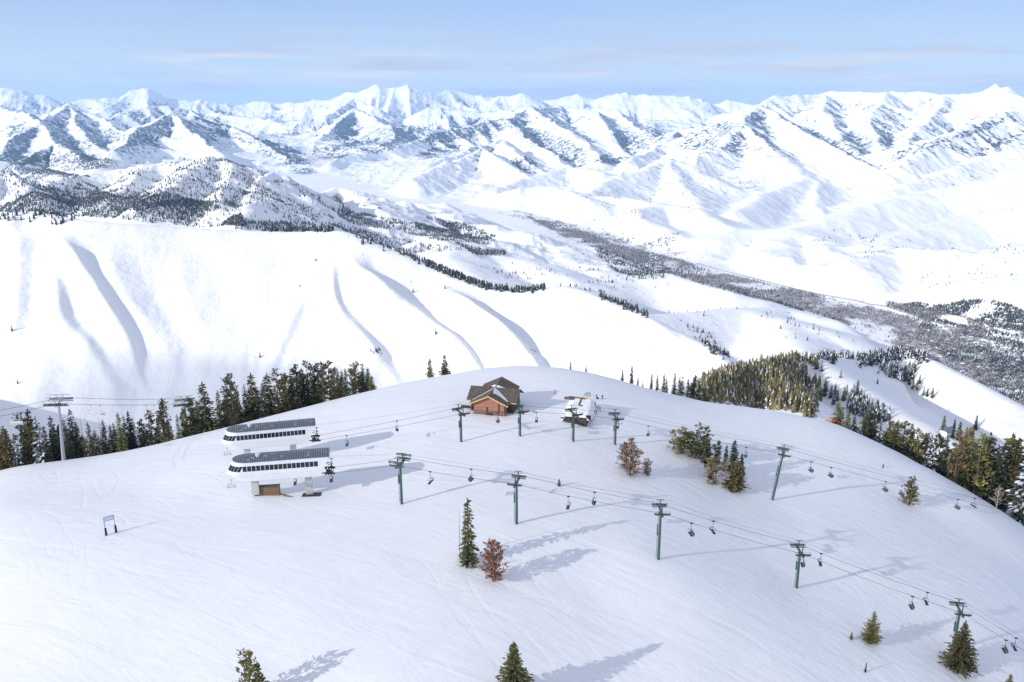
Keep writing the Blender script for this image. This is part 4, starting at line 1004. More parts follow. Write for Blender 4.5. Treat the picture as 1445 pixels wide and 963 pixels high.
# ------------------------------------------------------------------ plank box, poles and planks by the near station
bp_ = hit(376, 701); B = empty('plank_box', bp_ + Vector((0, .3, 0)), TA1 - R(4), 'brown plank box standing under the left leg of the nearer lift station', 'booth')
MB().box((.1, .8, .95), (6.6, 1.6, 2.9)).build('body', M['plank'], B); MB().box((.1, .8, 2.46), (6.8, 1.8, .12)).build('lid', M['grey_wood'], B)
q = hit(363, 698); t = empty('marker_pole', q, 0, 'thin red and teal pole at the left end of the plank box', 'pole')
MB().bar((0, 0, -.3), (0, 0, 1.6), .13).build('pole', M['teal'], t); MB().bar((0, 0, 1.6), (0, 0, 2.9), .22).build('red_pad', M['red'], t)
for (px, py, l, a, lb) in [(398, 699, 2.6, -18, 'broken brown plank lying in the snow beside the plank box'), (406, 701, 2.2, -8, 'broken brown plank lying farthest from the plank box')]:
    o = MB().box((0, 0, .12), (l, .35, .25), Matrix.Rotation(R(4), 3, 'Y')).build('fallen_plank', M['plank'], None, label=lb, category='plank', group='planks in the snow'); o.location = hit(px, py); o.rotation_euler = (0, 0, R(a))
o = MB().box((0, 0, .0), (5.0, 2.6, .16)).build('ground_mat', M['dark_wood'], None, label='bare dark ground patch around the concrete leg of the nearer station', category='mat'); o.location = hit(440, 699) + Vector((0, 0, .08)); o.rotation_euler = (R(-4), 0, R(4))

# ------------------------------------------------------------------ banner frame
a_, c_ = hit(150, 756), hit(164, 752)
d = c_ - a_; L = math.hypot(d.x, d.y); G = empty('banner_frame', a_, math.atan2(d.y, d.x), 'blue post frame with pale banner and padded feet alone on the snow', 'frame')
hp = height_to(a_, 731)
for s, zz in ((0, 0), (1, d.z)):
    MB().bar((s * L, 0, zz - .3), (s * L - .12, 0, zz + hp), .09, .08, 10).build('post', M['blue'], G)
    MB().bar((s * L, 0, zz - .3), (s * L - .03, 0, zz + hp * .42), .27, .2, 10).build('foot_pad', M['dark_cloth'], G)
    MB().bar((s * L + .26, -.05, zz), (s * L + .2, -.05, zz + hp * .42), .06, .06, 6).build('pad_strap', M['orange'], G)
bz = MB().add([(0, -.03, hp), (L - .1, -.03, d.z + hp), (L - .1, -.03, d.z + hp * .78), (0, -.03, hp * .78), (0, .03, hp), (L - .1, .03, d.z + hp), (L - .1, .03, d.z + hp * .78), (0, .03, hp * .78)], [(0, 1, 2, 3), (7, 6, 5, 4), (0, 4, 5, 1), (2, 6, 7, 3)])
bz.build('banner', M['banner'], G)
MB().bar((-.1, 0, hp), (L, 0, d.z + hp), .08).bar((-.1, 0, hp * .78), (L - .05, 0, d.z + hp * .78), .06).build('crossbar', M['blue'], G)

# ------------------------------------------------------------------ people
def person(loc, rz, label, jacket, trousers, pose, extras=None):
    J = {'pelvis': (0, 0, .92), 'chest': (0, .02, 1.28), 'neck': (0, .02, 1.48), 'head': (0, 0, 1.62), 'top': (0, .01, 1.74),
         'kl': (-.11, -.03, .5), 'al': (-.12, .02, .09), 'tl': (-.13, -.16, .04), 'kr': (.11, -.03, .5), 'ar': (.12, .02, .09), 'tr': (.13, -.16, .04),
         'sl': (-.2, .02, 1.40), 'el': (-.3, .0, 1.14), 'hl': (-.3, -.14, .92), 'sr': (.2, .02, 1.40), 'er': (.3, .0, 1.14), 'hr': (.3, -.14, .92)}
    J.update(pose); keys = list(J); rad = dict(pelvis=.17, chest=.19, neck=.075, head=.115, top=.08, kl=.095, kr=.095, al=.07, ar=.07, tl=.05, tr=.05, sl=.09, sr=.09, el=.07, er=.07, hl=.05, hr=.05)
    E = [('pelvis', 'chest'), ('chest', 'neck'), ('neck', 'head'), ('head', 'top'), ('pelvis', 'kl'), ('kl', 'al'), ('al', 'tl'), ('pelvis', 'kr'), ('kr', 'ar'), ('ar', 'tr'), ('chest', 'sl'), ('sl', 'el'), ('el', 'hl'), ('chest', 'sr'), ('sr', 'er'), ('er', 'hr')]
    me = bpy.data.meshes.new('person'); me.from_pydata([J[k] for k in keys], [(keys.index(a), keys.index(b)) for a, b in E], [])
    tmp = bpy.data.objects.new('person', me); C.objects.link(tmp)
    md = tmp.modifiers.new('skin', 'SKIN'); sv = me.skin_vertices[0].data
    for i, k in enumerate(keys): sv[i].radius = (rad[k], rad[k]); sv[i].use_root = (k == 'pelvis')
    tmp.modifiers.new('sub', 'SUBSURF').levels = 1; tmp.modifiers['sub'].render_levels = 1
    bpy.context.view_layer.update(); ev = tmp.evaluated_get(bpy.context.evaluated_depsgraph_get()); m2 = bpy.data.meshes.new_from_object(ev)
    bpy.data.objects.remove(tmp); m2.name = 'person'
    m2.materials.clear()
    for k in (M[jacket], M[trousers], M['skin'], M['dark_cloth']): m2.materials.append(k)
    for p in m2.polygons:
        z_ = p.center.z; head = (p.center - Vector(J['head'])).length < .17
        p.material_index = 3 if head and (z_ > J['head'][2] + .03 or p.center.y > .02) else 2 if head else 1 if z_ < J['pelvis'][2] - .02 and abs(p.center.x) < .24 else 0
        p.use_smooth = True
    o = link('person', m2, None, label=label, category='person'); o.location = loc; o.rotation_euler = (0, 0, rz); return o
person(hit(840, 574), R(70), 'person in red jacket and dark trousers standing right of the buried hut', 'red', 'navy', {})
person(hit(842, 563), R(-60), 'person in dark clothes with bag, left of the two behind the person in red', 'dark_cloth', 'dark_cloth', {'el': (-.42, -.1, 1.2), 'hl': (-.5, -.3, 1.1)})
person(hit(850, 564), R(150), 'person in dark clothes, right of the two behind the person in red', 'dark_cloth', 'dark_cloth', {'er': (.36, .05, 1.16)})
for px, py, lb in [(843.5, 563.5, 'dark rucksack standing in the snow between the two dark figures'),]:
    k = empty('rucksack', hit(px, py), .4, lb, 'bag'); MB().box((0, 0, .35), (.5, .4, .75)).box((0, -.24, .3), (.36, .12, .4)).build('body', M['dark_cloth'], k); MB().box((0, 0, .75), (.46, .36, .1)).build('flap', M['red'], k)
skp = hit(1246, 660); SR = R(-40)
person(skp, SR, 'skier in brown jacket crouching across the slope behind the leaning tower', 'brown_cloth', 'navy', {'pelvis': (0, .22, .72), 'chest': (0, -.02, 1.06), 'neck': (0, -.12, 1.22), 'head': (0, -.18, 1.36), 'top': (0, -.18, 1.48), 'kl': (-.12, -.16, .46), 'kr': (.12, -.16, .46), 'sl': (-.2, -.06, 1.16), 'sr': (.2, -.06, 1.16), 'el': (-.38, -.1, .98), 'er': (.38, -.1, .98), 'hl': (-.42, -.36, .9), 'hr': (.42, -.36, .9)})
for s in (-1, 1):
    o = MB().box((s * .13, -.25, .03), (.11, 1.8, .04)).box((s * .13, -1.2, .09), (.11, .25, .03), Matrix.Rotation(R(-30), 3, 'X')).build('ski', M['dark_cloth'], None, label='dark ski under the left foot of the crouching skier' if s < 0 else 'dark ski under the right foot of the crouching skier', category='ski', group='skis of the crouching skier'); o.location = skp; o.rotation_euler = (0, 0, SR)
# ------------------------------------------------------------------ trees
def needle_mat(name, a, c, frost=0.0):
    m, nt, b = new_mat(name)
    t = N(nt, 'ShaderNodeAttribute', attribute_name='tone').outputs['Fac']
    oi = N(nt, 'ShaderNodeObjectInfo').outputs['Random']
    col = mixc(nt, t, a, c)
    hs = N(nt, 'ShaderNodeHueSaturation'); nt.links.new(col, hs.inputs['Color'])
    nt.links.new(mathn(nt, 'ADD', mathn(nt, 'MULTIPLY', oi, .5), .75), hs.inputs['Value']); nt.links.new(mathn(nt, 'ADD', mathn(nt, 'MULTIPLY', oi, .05), .475), hs.inputs['Hue'])
    out = hs.outputs[0]
    if frost:
        sn = N(nt, 'ShaderNodeAttribute', attribute_name='frost').outputs['Fac']
        out = mixc(nt, mathn(nt, 'LESS_THAN', sn, frost), out, (.78, .82, .87))
    nt.links.new(out, b.inputs['Base Color']); b.inputs['Roughness'].default_value = .7; b.inputs['Specular IOR Level'].default_value = .2
    return m
NM = {'fir': needle_mat('fir_needles', (.045, .058, .03), (.17, .165, .065)), 'olive': needle_mat('olive_needles', (.08, .09, .032), (.29, .25, .095)),
      'dark': needle_mat('dark_needles', (.02, .034, .026), (.065, .08, .045)), 'snowy': needle_mat('frosted_needles', (.03, .045, .035), (.085, .10, .065), .42),
      'frosty': needle_mat('lightly_frosted_needles', (.05, .06, .03), (.16, .15, .065), .14),
      'rust': needle_mat('rust_needles', (.28, .155, .085), (.58, .35, .21)), 'brown': needle_mat('brown_needles', (.17, .105, .07), (.40, .26, .17)),
      'yellow': needle_mat('yellow_green_needles', (.15, .13, .045), (.36, .29, .12))}
class Leaf:
    def __init__(s): s.v = []; s.f = 0; s.t = []; s.fr = []
    def clump(s, p, d, up, L, W, rng, tone):
        # a spray of needles: a narrow diamond along d, tipped a little
        d = d / (np.linalg.norm(d) + 1e-9); sd = np.cross(d, up); sd = sd / (np.linalg.norm(sd) + 1e-9)
        n = np.cross(sd, d)
        tw = rng.uniform(-.9, .9); sd = sd * math.cos(tw) + n * math.sin(tw)
        s.v += [p - d * L * .25, p + d * L * .3 + sd * W * .5, p + d * L * .8, p + d * L * .3 - sd * W * .5]
        s.f += 1; s.t.append(tone); s.fr.append(rng.random())
    def mesh(s, name, mat):
        q = np.arange(4 * s.f).reshape(-1, 4); me = mesh_np(name, np.array(s.v), q, mat); fattr(me, 'tone', s.t); fattr(me, 'frost', s.fr); return me
def trunk_mesh(h, r, rng, mat, stems=((0, 0, 1.0),), limbs=()):
    b = MB()
    for sx, sy, sh in stems:
        pts = [Vector((sx * .15, sy * .15, -1.2))]
        for k in range(1, 6):
            t = k / 5; pts.append(Vector((sx * (.15 + .85 * t ** .8) + rng.uniform(-.06, .06), sy * (.15 + .85 * t ** .8) + rng.uniform(-.06, .06), h * sh * t)))
        for k in range(5): b.bar(pts[k], pts[k + 1], r * (1 - .19 * k) * sh, r * (1 - .19 * (k + 1)) * sh, 7)
    for p, q, rr_ in limbs: b.bar(p, q, rr_, rr_ * .35, 5)
    me = bpy.data.meshes.new('trunk'); me.from_pydata(b.v, [], b.f); me.materials.append(mat); return me
UP = np.array([0, 0, 1.0])
def fir(seed, h=14, spread=.13, mat='fir', dens=1.0, droop=.35, bare=.04, gap=.12, leaf=1.0):
    rng = random.Random(seed); lf = Leaf(); z_ = h * bare; limbs = []
    while z_ < h * .985:
        t = z_ / h; R_ = h * spread * (1 - t) ** .82 * rng.uniform(.55, 1.2) + .12
        if t < .12: R_ *= .6 + 3.3 * t
        nb = max(4, int((5 + 6 * (1 - t)) * dens)); a0 = rng.uniform(0, 6.3)
        for k in range(nb):
            if rng.random() < gap: continue
            a = a0 + 6.283 * k / nb + rng.uniform(-.3, .3); r_ = R_ * rng.uniform(.6, 1.15)
            od = np.array([math.cos(a), math.sin(a), 0]); ns = max(2, int(r_ / .42 / leaf))
            tone = rng.random() * .55 + .15
            for j in range(ns):
                u = (j + .6) / ns; p = od * r_ * u + UP * (z_ - droop * r_ * u * u + rng.uniform(-.12, .12))
                dr = od + UP * (-droop * 1.2 * u) + np.array([rng.uniform(-.5, .5), rng.uniform(-.5, .5), rng.uniform(-.2, .2)])
                sz = leaf * (.55 + .35 * (1 - t)) * rng.uniform(.7, 1.25)
                lf.clump(p, dr, UP, sz * 1.25, sz * .62, rng, min(1, tone + .35 * u * rng.random()))
            if rng.random() < .25: limbs.append(((0, 0, z_), tuple(od * r_ * .7 + UP * (z_ - droop * r_ * .5)), .05))
        z_ += h * .021 * rng.uniform(.7, 1.3) / max(.6, dens) + .12
    for k in range(5): lf.clump(UP * (h * (.97 + .008 * k)), UP + np.array([rng.uniform(-.3, .3), rng.uniform(-.3, .3), 0]), np.array([1., 0, 0]), .6, .3, rng, .6)
    return lf.mesh('crown', NM[mat]), trunk_mesh(h * .97, h * .014 + .06, rng, M['bark'], limbs=limbs), h
def pine(seed, h=11, spread=.32, mat='olive', stems=3, dens=1.0, open_=.25):
    """whitebark-like pine: several upswept stems with tufted, uneven heads"""
    rng = random.Random(seed); lf = Leaf(); st = []; limbs = []
    for i in range(stems):
        a = 6.283 * i / stems + rng.uniform(-.6, .6); d = h * spread * (0 if i == 0 else rng.uniform(.25, .6)); sh = 1.0 if i == 0 else rng.uniform(.62, .93)
        st.append((math.cos(a) * d, math.sin(a) * d, sh))
    for sx, sy, sh in st:
        H_ = h * sh; nb = int(30 * dens * sh)
        for k in range(nb):
            t = .03 + .95 * (k + rng.random()) / nb
            if rng.random() < open_ * .5: continue
            a = rng.uniform(0, 6.283); r_ = h * spread * .62 * (1 - t) ** .55 * min(1, .8 + 1.6 * t) * rng.uniform(.55, 1.2)
            base = np.array([sx * (.15 + .85 * t ** .8), sy * (.15 + .85 * t ** .8), H_ * t])
            od = np.array([math.cos(a), math.sin(a), rng.uniform(.1, .55)]); tip = base + od * r_
            limbs.append((tuple(base), tuple(tip), .06)); tone = rng.random() * .6
            for j in range(int(14 * dens)):
                u = rng.uniform(.35, 1.05); p = base + od * r_ * u + np.array([rng.gauss(0, .22), rng.gauss(0, .22), rng.gauss(.05, .2)])
                dr = od * .7 + np.array([rng.uniform(-1, 1), rng.uniform(-1, 1), rng.uniform(-.2, 1.1)])
                s_ = rng.uniform(.36, .72); lf.clump(p, dr, UP, s_, s_ * .55, rng, min(1, tone + .4 * rng.random()))
    return lf.mesh('crown', NM[mat]), trunk_mesh(h * .96, .2, rng, M['bark'], stems=st, limbs=limbs[::2]), h
def bare(seed, h=9, thin=False):
    rng = random.Random(seed); limbs = []; n = 14 if thin else 46
    tw = MB()
    for k in range(n):
        t = rng.uniform(.15, .95); a = rng.uniform(0, 6.283); L = (.09 if thin else .36) * h * (1 - t * .75) * rng.uniform(.6, 1.2)
        p = Vector((0, 0, h * t)); q_ = p + Vector((math.cos(a) * L, math.sin(a) * L, L * rng.uniform(.1, .8))); limbs.append((p, q_, .06 if not thin else .03))
        if not thin:
            for j in range(5):
                u = rng.uniform(.35, 1); s_ = p.lerp(q_, u); e = s_ + Vector((rng.uniform(-1, 1), rng.uniform(-1, 1), rng.uniform(0, 1))) * L * .32; tw.bar(s_, e, .035, .015, 4)
    b = MB()
    for k in range(5): b.bar((0, 0, h * k / 5 - (1 if k == 0 else 0)), (rng.uniform(-.05, .05), 0, h * (k + 1) / 5), (.16 - .028 * k) * (.8 if thin else 1), (.16 - .028 * (k + 1)) * (.8 if thin else 1), 6)
    me = bpy.data.meshes.new('trunk'); me.from_pydata(b.v, [], b.f); me.materials.append(M['pale_bark'])
    for l in limbs: tw.bar(l[0], l[1], l[2], l[2] * .3, 5)
    m2 = bpy.data.meshes.new('branches'); m2.from_pydata(tw.v, [], tw.f); m2.materials.append(M['pale_bark'])
    return m2, me, h
PROTO = {
 'f': [fir(s, 14, .12, 'fir') for s in (1, 2)] + [fir(3, 14, .10, 'dark'), fir(4, 14, .15, 'dark'), fir(7, 14, .13, 'olive')],
 's': [fir(11, 14, .12, 'snowy'), fir(12, 14, .15, 'snowy'), fir(13, 14, .13, 'frosty')],
 'p': [pine(21, 11, .30, 'olive', 3), fir(25, 11, .21, 'olive', 1.2, .15, gap=.18), fir(26, 11, .24, 'fir', 1.2, .05, gap=.2), pine(22, 11, .26, 'fir', 3), pine(23, 11, .34, 'olive', 4), pine(24, 11, .24, 'fir', 2)],
 'w': [pine(31, 11, .50, 'olive', 5, 1.2), pine(32, 11, .44, 'fir', 5, 1.2)],
 'y': [pine(41, 11, .28, 'yellow', 2, 1.0, .5)],
 'r': [pine(51, 11, .44, 'rust', 4, 1.3), pine(52, 11, .52, 'brown', 5, 1.3, .5)],
 'b': [fir(61, 11, .24, 'olive', 1.25, .1), fir(62, 11, .30, 'olive', 1.15, -.05), fir(63, 11, .27, 'fir', 1.25, .08), fir(64, 11, .36, 'olive', 1.35, .0, gap=.2), fir(65, 11, .34, 'olive', 1.5, -.25, gap=.25, leaf=.75), fir(66, 11, .36, 'fir', 1.9, .08, gap=.1, leaf=.7), fir(67, 11, .30, 'fir', 1.9, .1, gap=.1, leaf=.7)],
 'd': [bare(71, 9)], 't': [bare(81, 12, True), bare(82, 9, True)],
}
KIND = {'f': 'narrow dark fir', 's': 'fir dusted with snow', 'p': 'bushy green pine', 'w': 'wide rounded pine', 'y': 'yellowish pine', 'r': 'rust-brown pine', 'b': 'broad green conifer', 'd': 'bleached bare tree', 't': 'thin bare dead trunk'}
NAME = {'f': 'fir_tree', 's': 'fir_tree', 'p': 'pine_tree', 'w': 'pine_tree', 'y': 'pine_tree', 'r': 'pine_tree', 'b': 'fir_tree', 'd': 'bare_tree', 't': 'bare_tree'}
trng = random.Random(5)
def plant(kind, base, h, label, group=None, which=None, wide=1.0):
    P_ = PROTO[kind]; cm, tm, h0 = P_[which] if which is not None else trng.choice(P_)
    t = empty(NAME[kind], (base[0], base[1], base[2] - .1), trng.uniform(0, 6.28), label, 'tree', group); s = h / h0; t.scale = (s * wide, s * wide, s)
    link('trunk', tm, t); link(cm.name.split('.')[0], cm, t); return t
def stand(px, pb, pt, kind, label, which=None, wide=1.0, group=None):
    b = hit(px, pb); return plant(kind, b, height_to(b, pt), label, group, which, wide)
def behind(px, pt, off, kind, label, group=None, which=None, wide=1.0):
    r, v = rim(px); r += off; b = Vector((v[0] * r, v[1] * r, 0)); b.z = float(zat(b.x, b.y)[0])
    h = height_to(b, pt)
    return plant(kind, b, h, label, group, which, wide)

# trees that stand out singly
stand(661, 797, 705, 'f', 'tall pointed fir standing alone above the rust-brown pine', 0, 1.15)
stand(649, 790, 716, 't', 'thin bare dead trunk just left of the tall pointed fir', 0)
stand(646, 795, 776, 't', 'short dead stub left of the tall pointed fir', 1)
stand(698, 820, 762, 'r', 'rust-brown pine on the open slope beside the tall pointed fir', 0, 1.0)
o = MB().bar((0, 0, .2), (3.4, 0, 2.6), .22, .12).build('leaning_log', M['pale_bark'], None, label='bleached trunk leaning between the pointed fir and the rust-brown pine', category='log'); o.location = hit(668, 803)
stand(889, 671, 618, 'r', 'broad reddish brown pine below the upper lift line', 1, 1.0)
stand(914, 671, 646, 'r', 'low brown side pine at the right foot of the broad reddish one', 1, .75)
stand(789, 686, 675, 'b', 'tiny lone conifer between the two lift lines', 0)
stand(1283, 713, 672, 'w', 'round bushy pine alone on the right slope', 0, .95)
stand(1405, 722, 686, 'd', 'grey leafless tree near the right edge', 0)
stand(1441, 736, 690, 'w', 'bushy pine cut off by the right edge', 1)
stand(1229, 908, 863, 'b', 'medium conifer with ragged top low on the right slope', 4, 1.0)
stand(1201, 903, 892, 'b', 'tiny brownish sapling left of the ragged conifer', 0)
stand(1221, 949, 935, 'f', 'small dark sapling below the ragged conifer', 2)
stand(1352, 945, 878, 'b', 'large bushy conifer hiding a lift tower mast', 5, 1.0)
stand(725, 993, 907, 'b', 'big green conifer cut off by the bottom edge at centre', 6, 1.15)
stand(349, 990, 914, 'p', 'bushy olive pine cut off by the bottom edge at left', 0)
stand(368, 992, 934, 'p', 'lower olive pine right beside the one at the bottom edge', 2)
stand(1421, 985, 952, 'b', 'conifer top showing at the bottom right corner', 1)
# clump right of the brown pine
GCL = 'conifer clump by the upper lift line'
for a in [(962, 640, 603, 'w', 'bushy pine at the upper left end of the clump', 0, 1.3), (986, 648, 599, 'w', 'tallest rounded pine in the upper part of the clump', 1, 1.15), (978, 640, 616, 'p', 'shaded pine filling the gap in the upper clump', 5, 1.0), (998, 654, 620, 'f', 'dark shaded fir right below the tallest rounded pine of the clump', 3, 1.2),
          (1011, 656, 621, 'p', 'slim pine at the narrow waist of the clump', 3, .9), (1023, 664, 628, 'f', 'slender dark fir left of two in the lower clump', 2, 1.0), (1034, 668, 622, 'f', 'tallest dark fir at the back of the lower clump', 3, 1.3), (1045, 672, 640, 'f', 'narrow dark fir at the right back of the lower clump', 2, 1.2),
          (1009, 684, 643, 'y', 'yellowish pine at the left front of the lower clump', 0, 1.7), (1003, 676, 656, 'b', 'small dark bush at the left foot of the yellowish pine', 2, .9), (1023, 686, 646, 'd', 'bleached bare tree in the middle of the lower clump', 0, .8), (1037, 691, 650, 'p', 'full green pine at the front of the lower clump', 1, 1.5), (1046, 684, 657, 'p', 'olive pine at the right front of the lower clump', 0, 1.1), (1032, 693, 680, 'b', 'low dark conifer skirt at the lowest tip of the clump', 2, 1.5)]:
    stand(a[0], a[1], a[2], a[3], a[4], a[5], a[6] * 1.22, GCL)
stand(950, 634, 629, 'b', 'tiny brown sapling left of the clump', 0)

# belt behind the left edge of the hill
GL = 'trees behind the left edge of the hill'
left = [(-8, 545, 'f'), (2, 583, 'f'), (7, 600, 'f'), (14, 603, 'p'), (25, 612, 's'), (39, 582, 'p'), (45, 595, 's'), (51, 579, 'f'), (60, 587, 's'), (69, 602, 'f'), (80, 588, 'f'), (90, 600, 'f'), (97, 590, 's'), (100, 603, 'f'), (108, 579, 'f'), (114, 596, 's'), (121, 586, 't'), (130, 597, 'f'), (138, 606, 's'), (146, 587, 't'), (151, 593, 'f'), (160, 600, 's'), (165, 597, 'f'), (173, 583, 'f'), (180, 587, 'f'), (187, 581, 'f'), (192, 590, 's'), (203, 592, 'p'), (214, 578, 'p'), (234, 563, 'p'), (226, 588, 'f'), (253, 585, 's'), (262, 575, 'p'), (273, 560, 'p'), (292, 541, 'p'), (282, 565, 's'), (312, 552, 'f'), (321, 560, 'p'), (329, 528, 'p'), (338, 548, 'f'), (349, 543, 's'), (359, 528, 'p'), (367, 546, 'd'), (374, 540, 's'), (381, 528, 'p'), (394, 519, 'p'), (402, 530, 'f'), (406, 527, 'f'), (413, 526, 'f'), (421, 515, 'p'), (429, 520, 'f'), (436, 507, 'p'), (443, 520, 's'), (450, 513, 'p'), (458, 510, 'p'), (466, 507, 'p'), (472, 520, 's'), (478, 521, 's'), (484, 523, 's'), (489, 520, 's'), (503, 511, 'w'), (513, 513, 'f'), (520, 519, 'p')]
seg_lab = [(60, 'at the far left end of the left belt'), (120, 'near the pale grey tower in the left belt'), (200, 'right of the pale grey tower in the left belt'), (300, 'in the thick belt left of the stations'), (400, 'in the belt behind the farther station'), (560, 'at the right end of the left belt')]
def seglab(px): return next(l for x_, l in seg_lab if px < x_)
for i, (px, pt, k) in enumerate(left):
    lb = KIND[k] + ' ' + seglab(px)
    if k == 'd': lb = 'bleached bare tree among the pines behind the farther station'
    if k == 'w': lb = 'wide rounded pine near the right end of the left belt'
    behind(px, pt, trng.uniform(5, 20), k, lb, GL, None, 1.15 if k in 'fs' else 1.1)
for i in range(64):
    px = trng.uniform(-30, 500); k = trng.choice('fsfpfsf'); line = np.interp(px, [0, 80, 200, 240, 300, 340, 400, 470, 500], [604, 600, 604, 588, 562, 552, 538, 524, 530])
    behind(px, line + trng.uniform(2, 22), trng.uniform(24, 62), k, KIND[k] + ' ' + seglab(px), GL, None, 1.1)
behind(525, 530, 2, 'p', 'bushy pine standing forward at the right end of the left belt', GL, 1, 1.35)
behind(607, 506, 8, 'p', 'left one of a pair of pines on the rim left of the log house', 'pair of pines on the rim', 1, 1.15)
behind(628, 500, 7, 'p', 'right one of a pair of pines on the rim left of the log house', 'pair of pines on the rim', 2, 1.15)
# spindly tops along the rim to the right of the log house
GR = 'tree tops along the rim right of the log house'
for px, pt, k in [(710, 511, 't'), (779, 515, 't'), (805, 510, 'f'), (808, 515, 't'), (816, 517, 't'), (827, 516, 'f'), (836, 519, 't'), (847, 526, 't'), (862, 521, 't'), (878, 520, 'f'), (891, 516, 'f'), (900, 531, 'f'), (907, 536, 's'), (919, 527, 'f'), (927, 529, 'f'), (936, 527, 'f'), (940, 533, 's'), (951, 526, 'f'), (958, 531, 'f'), (962, 531, 'f'), (970, 534, 'f'), (979, 530, 'p'), (986, 533, 'f'), (1000, 549, 'p'), (1008, 553, 'p'), (1017, 553, 'p'), (975, 540, 'p'), (993, 541, 'f')]:
    behind(px, pt, trng.uniform(8, 28), k, KIND[k] + (' poking over the rim between the log house and the woods' if px < 870 else ' in the row on the rim above the wooded hillside'), GR, None, 1.1)
# belt behind the right edge
GE = 'trees behind the right edge of the hill'
right = [(1143, 584, 'p'), (1180, 568, 'p'), (1186, 575, 'f'), (1195, 583, 'p'), (1204, 584, 'f'), (1212, 587, 's'), (1218, 578, 'f'), (1226, 580, 'p'), (1232, 597, 'd'), (1240, 594, 's'), (1252, 591, 'p'), (1262, 594, 'p'), (1272, 592, 'p'), (1282, 599, 's'), (1292, 604, 'p'), (1303, 608, 'p'), (1310, 612, 's'), (1321, 611, 'p'), (1329, 616, 'f'), (1346, 609, 'y'), (1354, 606, 'y'), (1364, 621, 'd'), (1374, 613, 'p'), (1384, 614, 'p'), (1397, 630, 's'), (1404, 628, 'f'), (1413, 616, 'p'), (1425, 622, 'p'), (1437, 619, 's'), (1444, 624, 'p'), (1455, 622, 'f'), (1339, 632, 's'), (1392, 640, 's')]
for px, pt, k in right:
    behind(px, pt, trng.uniform(10, 32), k, KIND[k] + (' in the upper stretch of the right belt' if px < 1250 else ' in the middle stretch of the right belt' if px < 1340 else ' in the lower stretch of the right belt'), GE, None, 1.25)
for i in range(52):
    px = trng.uniform(1180, 1475); k = trng.choice('pspfsw'); line = np.interp(px, [1180, 1250, 1330, 1450], [580, 598, 620, 640])
    behind(px, line + trng.uniform(4, 30), trng.uniform(30, 75), k, KIND[k] + (' in the upper stretch of the right belt' if px < 1250 else ' in the middle stretch of the right belt' if px < 1340 else ' in the lower stretch of the right belt'), GE, None, 1.2)

# ------------------------------------------------------------------ woods farther off
gx, gy = np.meshgrid(r_far, az_far, indexing='ij'); FX, FY = gx * np.sin(gy), gx * np.cos(gy)
rim_t = np.array([rim(CX + F / CP * math.tan(a))[1] is not None and max((zat(math.sin(a) * np.arange(120, 460, 2.0), math.cos(a) * np.arange(120, 460, 2.0)) - CZ) / np.arange(120, 460, 2.0)) for a in az_far[::8]])
rim_t = np.interp(az_far, az_far[::8], rim_t)
ft = (ZF - CZ) / gx
vis = ft >= np.maximum(np.maximum.accumulate(ft, axis=0), rim_t[None, :]) - .0035
fd = FY * CP - (ZF - CZ) * SP; PXg = CX + F * FX / fd; PYg = CY - F * (FY * SP + (ZF - CZ) * CP) / fd
vis &= (PXg > -60) & (PXg < 1505)
area = np.gradient(r_far)[:, None] * gx * (az_far[1] - az_far[0])
wrng = np.random.default_rng(3)
def inside(poly, X, Y):
    c = np.zeros(X.shape, bool); n = len(poly)
    for i in range(n):
        (x0_, y0_), (x1_, y1_) = poly[i], poly[(i + 1) % n]
        if y0_ == y1_: continue
        c ^= ((y0_ > Y) != (y1_ > Y)) & (X < (x1_ - x0_) * (Y - y0_) / (y1_ - y0_) + x0_)
    return c
def scatter(poly, n, rmin=600, rmax=14000, clump=0.0, csize=90.0, seed=1, thick=None, bias=None):
    """n spots on the visible country inside a photo outline, gathered into groves"""
    m = vis & (gx > rmin) & (gx < rmax) & inside(poly, PXg, PYg)
    idx = np.nonzero(m.ravel())[0]
    if len(idx) == 0: return np.zeros((0, 3))
    X, Y = FX.ravel()[idx], FY.ravel()[idx]
    w_ = area.ravel()[idx].copy()
    if clump: w_ *= sstep(clump - .08, clump + .10, fbm(X / csize, Y / csize, 4, seed)) + .02
    if bias is not None: w_ *= np.clip(bias.ravel()[idx], .02, 1)
    pick = wrng.choice(idx, n, p=w_ / w_.sum())
    i, j = np.unravel_index(pick, gx.shape)
    fi = np.clip(i + wrng.uniform(-.5, .5, n), 0, len(r_far) - 1); fj = np.clip(j + wrng.uniform(-.5, .5, n), 0, len(az_far) - 1)
    r = np.interp(fi, np.arange(len(r_far)), r_far); a = np.interp(fj, np.arange(len(az_far)), az_far)
    xx, yy = r * np.sin(a), r * np.cos(a); return np.stack([xx, yy, zat(xx, yy)], -1)
def band(line, w_): return [(x_, y_ - w_) for x_, y_ in line] + [(x_, y_ + w_ * .4) for x_, y_ in line[::-1]]
